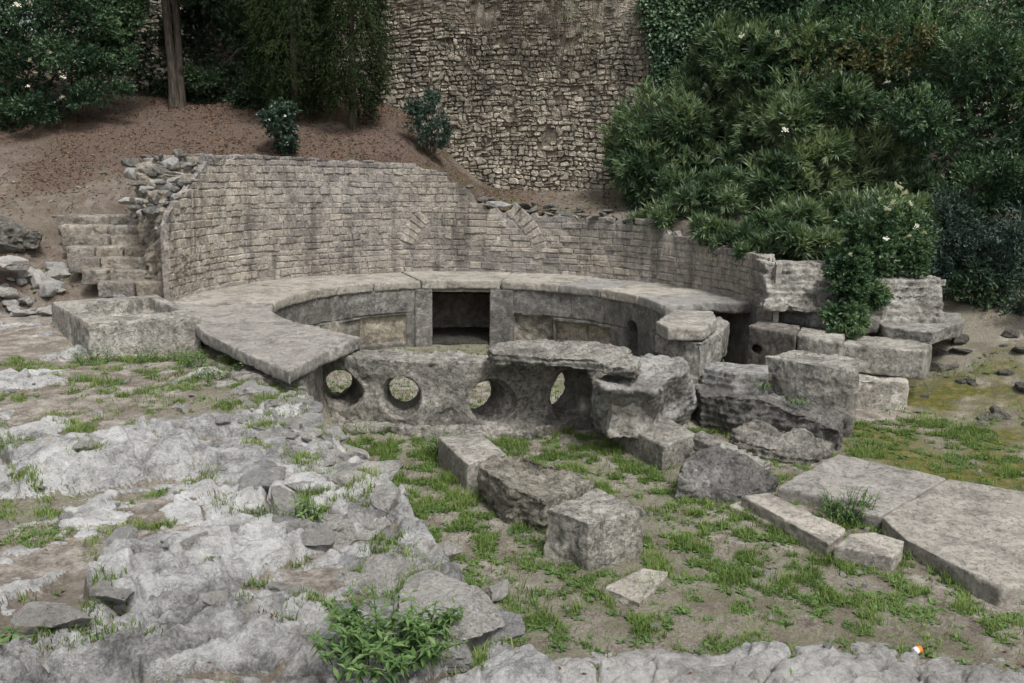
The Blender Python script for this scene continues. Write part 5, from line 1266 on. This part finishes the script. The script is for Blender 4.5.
VV = []; FF = []
for k in range(260):
    x = random.uniform(-9.5, 1.0); y = random.uniform(1.2, 6.5)
    if math.hypot(x, y) < 4.8: continue
    a = random.uniform(0, 6.28); L = random.uniform(.06, .30); z0 = .012
    xs = [x+math.cos(a)*L*t+.02*math.sin(t*5+k) for t in (0, .35, .7, 1.)]; ys = [y+math.sin(a)*L*t+.02*math.cos(t*4+k) for t in (0, .35, .7, 1.)]
    zs_ = ground_z(xs, ys); v, f = tube([Vector((p, q, float(r_)+z0)) for p, q, r_ in zip(xs, ys, zs_)], [.006, .005, .004, .002], 4); o = len(VV); VV += v; FF += [tuple(i+o for i in q) for q in f]
tag(mobj('twig_litter', np_mesh('twig_litter', np.array([tuple(v) for v in VV]), [np.array(FF)]), M_twig), 'dry twigs scattered over the brown bank', 'twigs', None, 'stuff')

# single weeds one can point to
def weed(name, label, x, y, z, rad, hgt, n, L, W, seed, stems=6, mat=None, group=None, tint0=.5):
    e = empty(name, (x, y, z)); tag(e, label, 'weed', group); rg = np.random.default_rng(seed)
    VV = []; FF = []; S = []; SF = []; T0 = []; cc = rg.normal(0, rad*.6, (5, 2))
    per = max(1, n//stems)
    Vs = []; nv = 0
    for k in range(stems):
        a = rg.uniform(0, 6.28); rr = rad*math.sqrt(rg.random()); tip = np.array([rr*math.cos(a), rr*math.sin(a), hgt*rg.uniform(.55, 1.)]); b = np.array([tip[0]*.55, tip[1]*.55, -.02])+np.append(rg.normal(0, rad*.12, 2), 0); tip[2] *= .6+.6*rg.random()
        pts = [Vector(tuple(b+(tip-b)*t+np.array([0, 0, .12*hgt*math.sin(t*3.1)]))) for t in np.linspace(0, 1, 6)]
        v, f = tube(pts, [.0035*(1.2-t) for t in np.linspace(0, 1, 6)], 4); o = len(S); S += v; SF += [tuple(i+o for i in q) for q in f]
        u = rg.uniform(.12, 1., per); base = b+(tip-b)*u[:, None]+np.array([0, 0, 1.])*(.12*hgt*np.sin(u*3.1))[:, None]
        an = rg.uniform(0, 6.28, per); dr = np.stack([np.cos(an), np.sin(an), rg.uniform(-.5, .8, per)], -1)
        V, f, t = leaf_cards(base, dr, np.tile([0, 0, 1.], (per, 1))+rg.normal(0, .2, (per, 3)), L*rg.uniform(.6, 1.2, per)*(1.15-.5*u), W*rg.uniform(.7, 1.2, per)*(1.15-.5*u), tint0+.10*rg.normal()+.18*rg.normal(size=per)+.2*(u-.5), .15, .35)
        VV.append(V); FF.append(f+nv); T0.append(t); nv += len(V)
    mobj('leaves', np_mesh('leaves', np.concatenate(VV), [np.concatenate(FF)], dict(tint=np.concatenate(T0)), smooth=False), mat or M_weed, e)
    mobj('stems', np_mesh('stems', np.array([tuple(v) for v in S]), [np.array(SF)]), M_weed, e)
def wz(p): return (p[0], p[1], gz(p[0], p[1]))
weed('weed', 'bushy green weed growing against the pierced wall below its middle holes', *(-0.24, -4.32, -0.950)[:2], -.97, .26, .26, 260, .06, .02, 41, 22, tint0=.4)
weed('weed', 'bushy feathery weed in the crook of the kerb stones and flagstones', *(3.28, -6.17, -0.980)[:2], -.98, .27, .32, 760, .055, .012, 42, 34, tint0=.42)
weed('weed', 'large bushy weed at the bottom edge, under the rock shelf', *wz((-.34, -9.62, 0)), .36, .17, 1100, .07, .021, 43, 60, tint0=.42)
weed('weed', 'leafy green weed with broad leaves in a hollow of the rock shelf', *wz((-1.0, -8.05, 0)), .12, .12, 60, .085, .032, 44, 9, tint0=.6)
weed('weed', 'small leafy weed on the bare rock left of the broad leaved one', *wz((-1.40, -8.5, 0)), .07, .08, 34, .055, .022, 45, 6, tint0=.6)
weed('weed', 'tall thin weed with a single stem at the bottom left edge', *wz((-1.62, -9.55, 0)), .03, .26, 26, .05, .016, 46, 2, tint0=.5)
weed('weed', 'broad leaved weed in the bottom left corner of the picture', *wz((-2.05, -9.5, 0)), .12, .12, 50, .09, .04, 47, 8, tint0=.6)
weed('weed', 'low green weed growing on the ledge of the near channel wall, left part', *(3.42, -3.47, -0.450)[:2], -.47, .16, .12, 130, .05, .02, 48, 14, tint0=.5)
weed('weed', 'low weed on the ledge in front of the tall block', *(3.75, -3.81, -0.550)[:2], -.56, .18, .08, 110, .05, .018, 49, 12, tint0=.5)
weed('weed', 'green tuft at the bottom of the tall block, by the mossy ground', *(4.44, -4.11, -1.000)[:2], -1.0, .18, .14, 150, .06, .016, 50, 16, tint0=.5)
for k, (a, b) in enumerate([((-3.5, -2.8), .14), ((-3.1, -3.3), .16), ((-3.9, -2.95), .14), ((-2.7, -4.0), .15), ((-4.4, -3.0), .15)]):
    weed('weed', 'green weed along the foot of the stone trough and the left rim slab', *wz((a[0], a[1], 0)), .32, b*1.3, 260, .06, .020, 60+k, 22, group='weeds at the foot of the trough', tint0=.45)
weed('weed', 'green plant growing in the open channel between the rim and the far channel wall', 3.55, -.95, -1.0, .35, .38, 330, .075, .03, 70, 26, tint0=.5)
weed('weed', 'small fern like plant in the rounded niche of the basin wall', 2.72, 1.18, -1.05, .12, .14, 60, .05, .02, 71, 8, tint0=.4)
# ------------------------------------------------------------------ camera and light
cam = bpy.data.cameras.new('camera'); co = bpy.data.objects.new('camera', cam); COL.objects.link(co)
yaw, pit, roll = .05, .19, .015
fw = Vector((math.sin(yaw)*math.cos(pit), math.cos(yaw)*math.cos(pit), -math.sin(pit)))
rt = fw.cross(Vector((0, 0, 1))).normalized(); up = rt.cross(fw)
r2 = rt*math.cos(roll)+up*math.sin(roll); u2 = -rt*math.sin(roll)+up*math.cos(roll)
co.matrix_world = Matrix(((r2.x, u2.x, -fw.x, 0), (r2.y, u2.y, -fw.y, -13.), (r2.z, u2.z, -fw.z, 1.9), (0, 0, 0, 1)))
cam.sensor_width = 36; cam.lens = 850/1024*36; cam.clip_start = .05; cam.clip_end = 300
sc.camera = co
w = bpy.data.worlds.new('World'); sc.world = w; w.use_nodes = True
nt = w.node_tree; bg = nt.nodes['Background']
sky = nt.nodes.new('ShaderNodeTexSky'); sky.sky_type = 'NISHITA'; sky.sun_disc = False
SEL, SAZ = 60, 150     # high veiled sun behind and left of the camera
sky.sun_elevation = R(SEL); sky.sun_rotation = R(SAZ); sky.air_density = 1.; sky.dust_density = 4.; sky.ozone_density = 1.
hs = nt.nodes.new('ShaderNodeHueSaturation'); hs.inputs['Saturation'].default_value = .26
nt.links.new(sky.outputs[0], hs.inputs['Color']); nt.links.new(hs.outputs[0], bg.inputs[0]); bg.inputs[1].default_value = .09
sun = bpy.data.lights.new('sun', 'SUN'); so = bpy.data.objects.new('sun', sun); COL.objects.link(so)
sun.energy = 1.5; sun.angle = R(14); sun.color = (1., .985, .96)
d = Vector((math.sin(R(SAZ))*math.cos(R(SEL)), math.cos(R(SAZ))*math.cos(R(SEL)), math.sin(R(SEL))))
so.rotation_euler = d.to_track_quat('Z', 'Y').to_euler(); so.location = (0, -10, 12)
sc.view_settings.view_transform = 'Standard'; sc.view_settings.look = 'None'; sc.view_settings.gamma = 1; sc.view_settings.exposure = .88
sc.view_settings.use_curve_mapping = False
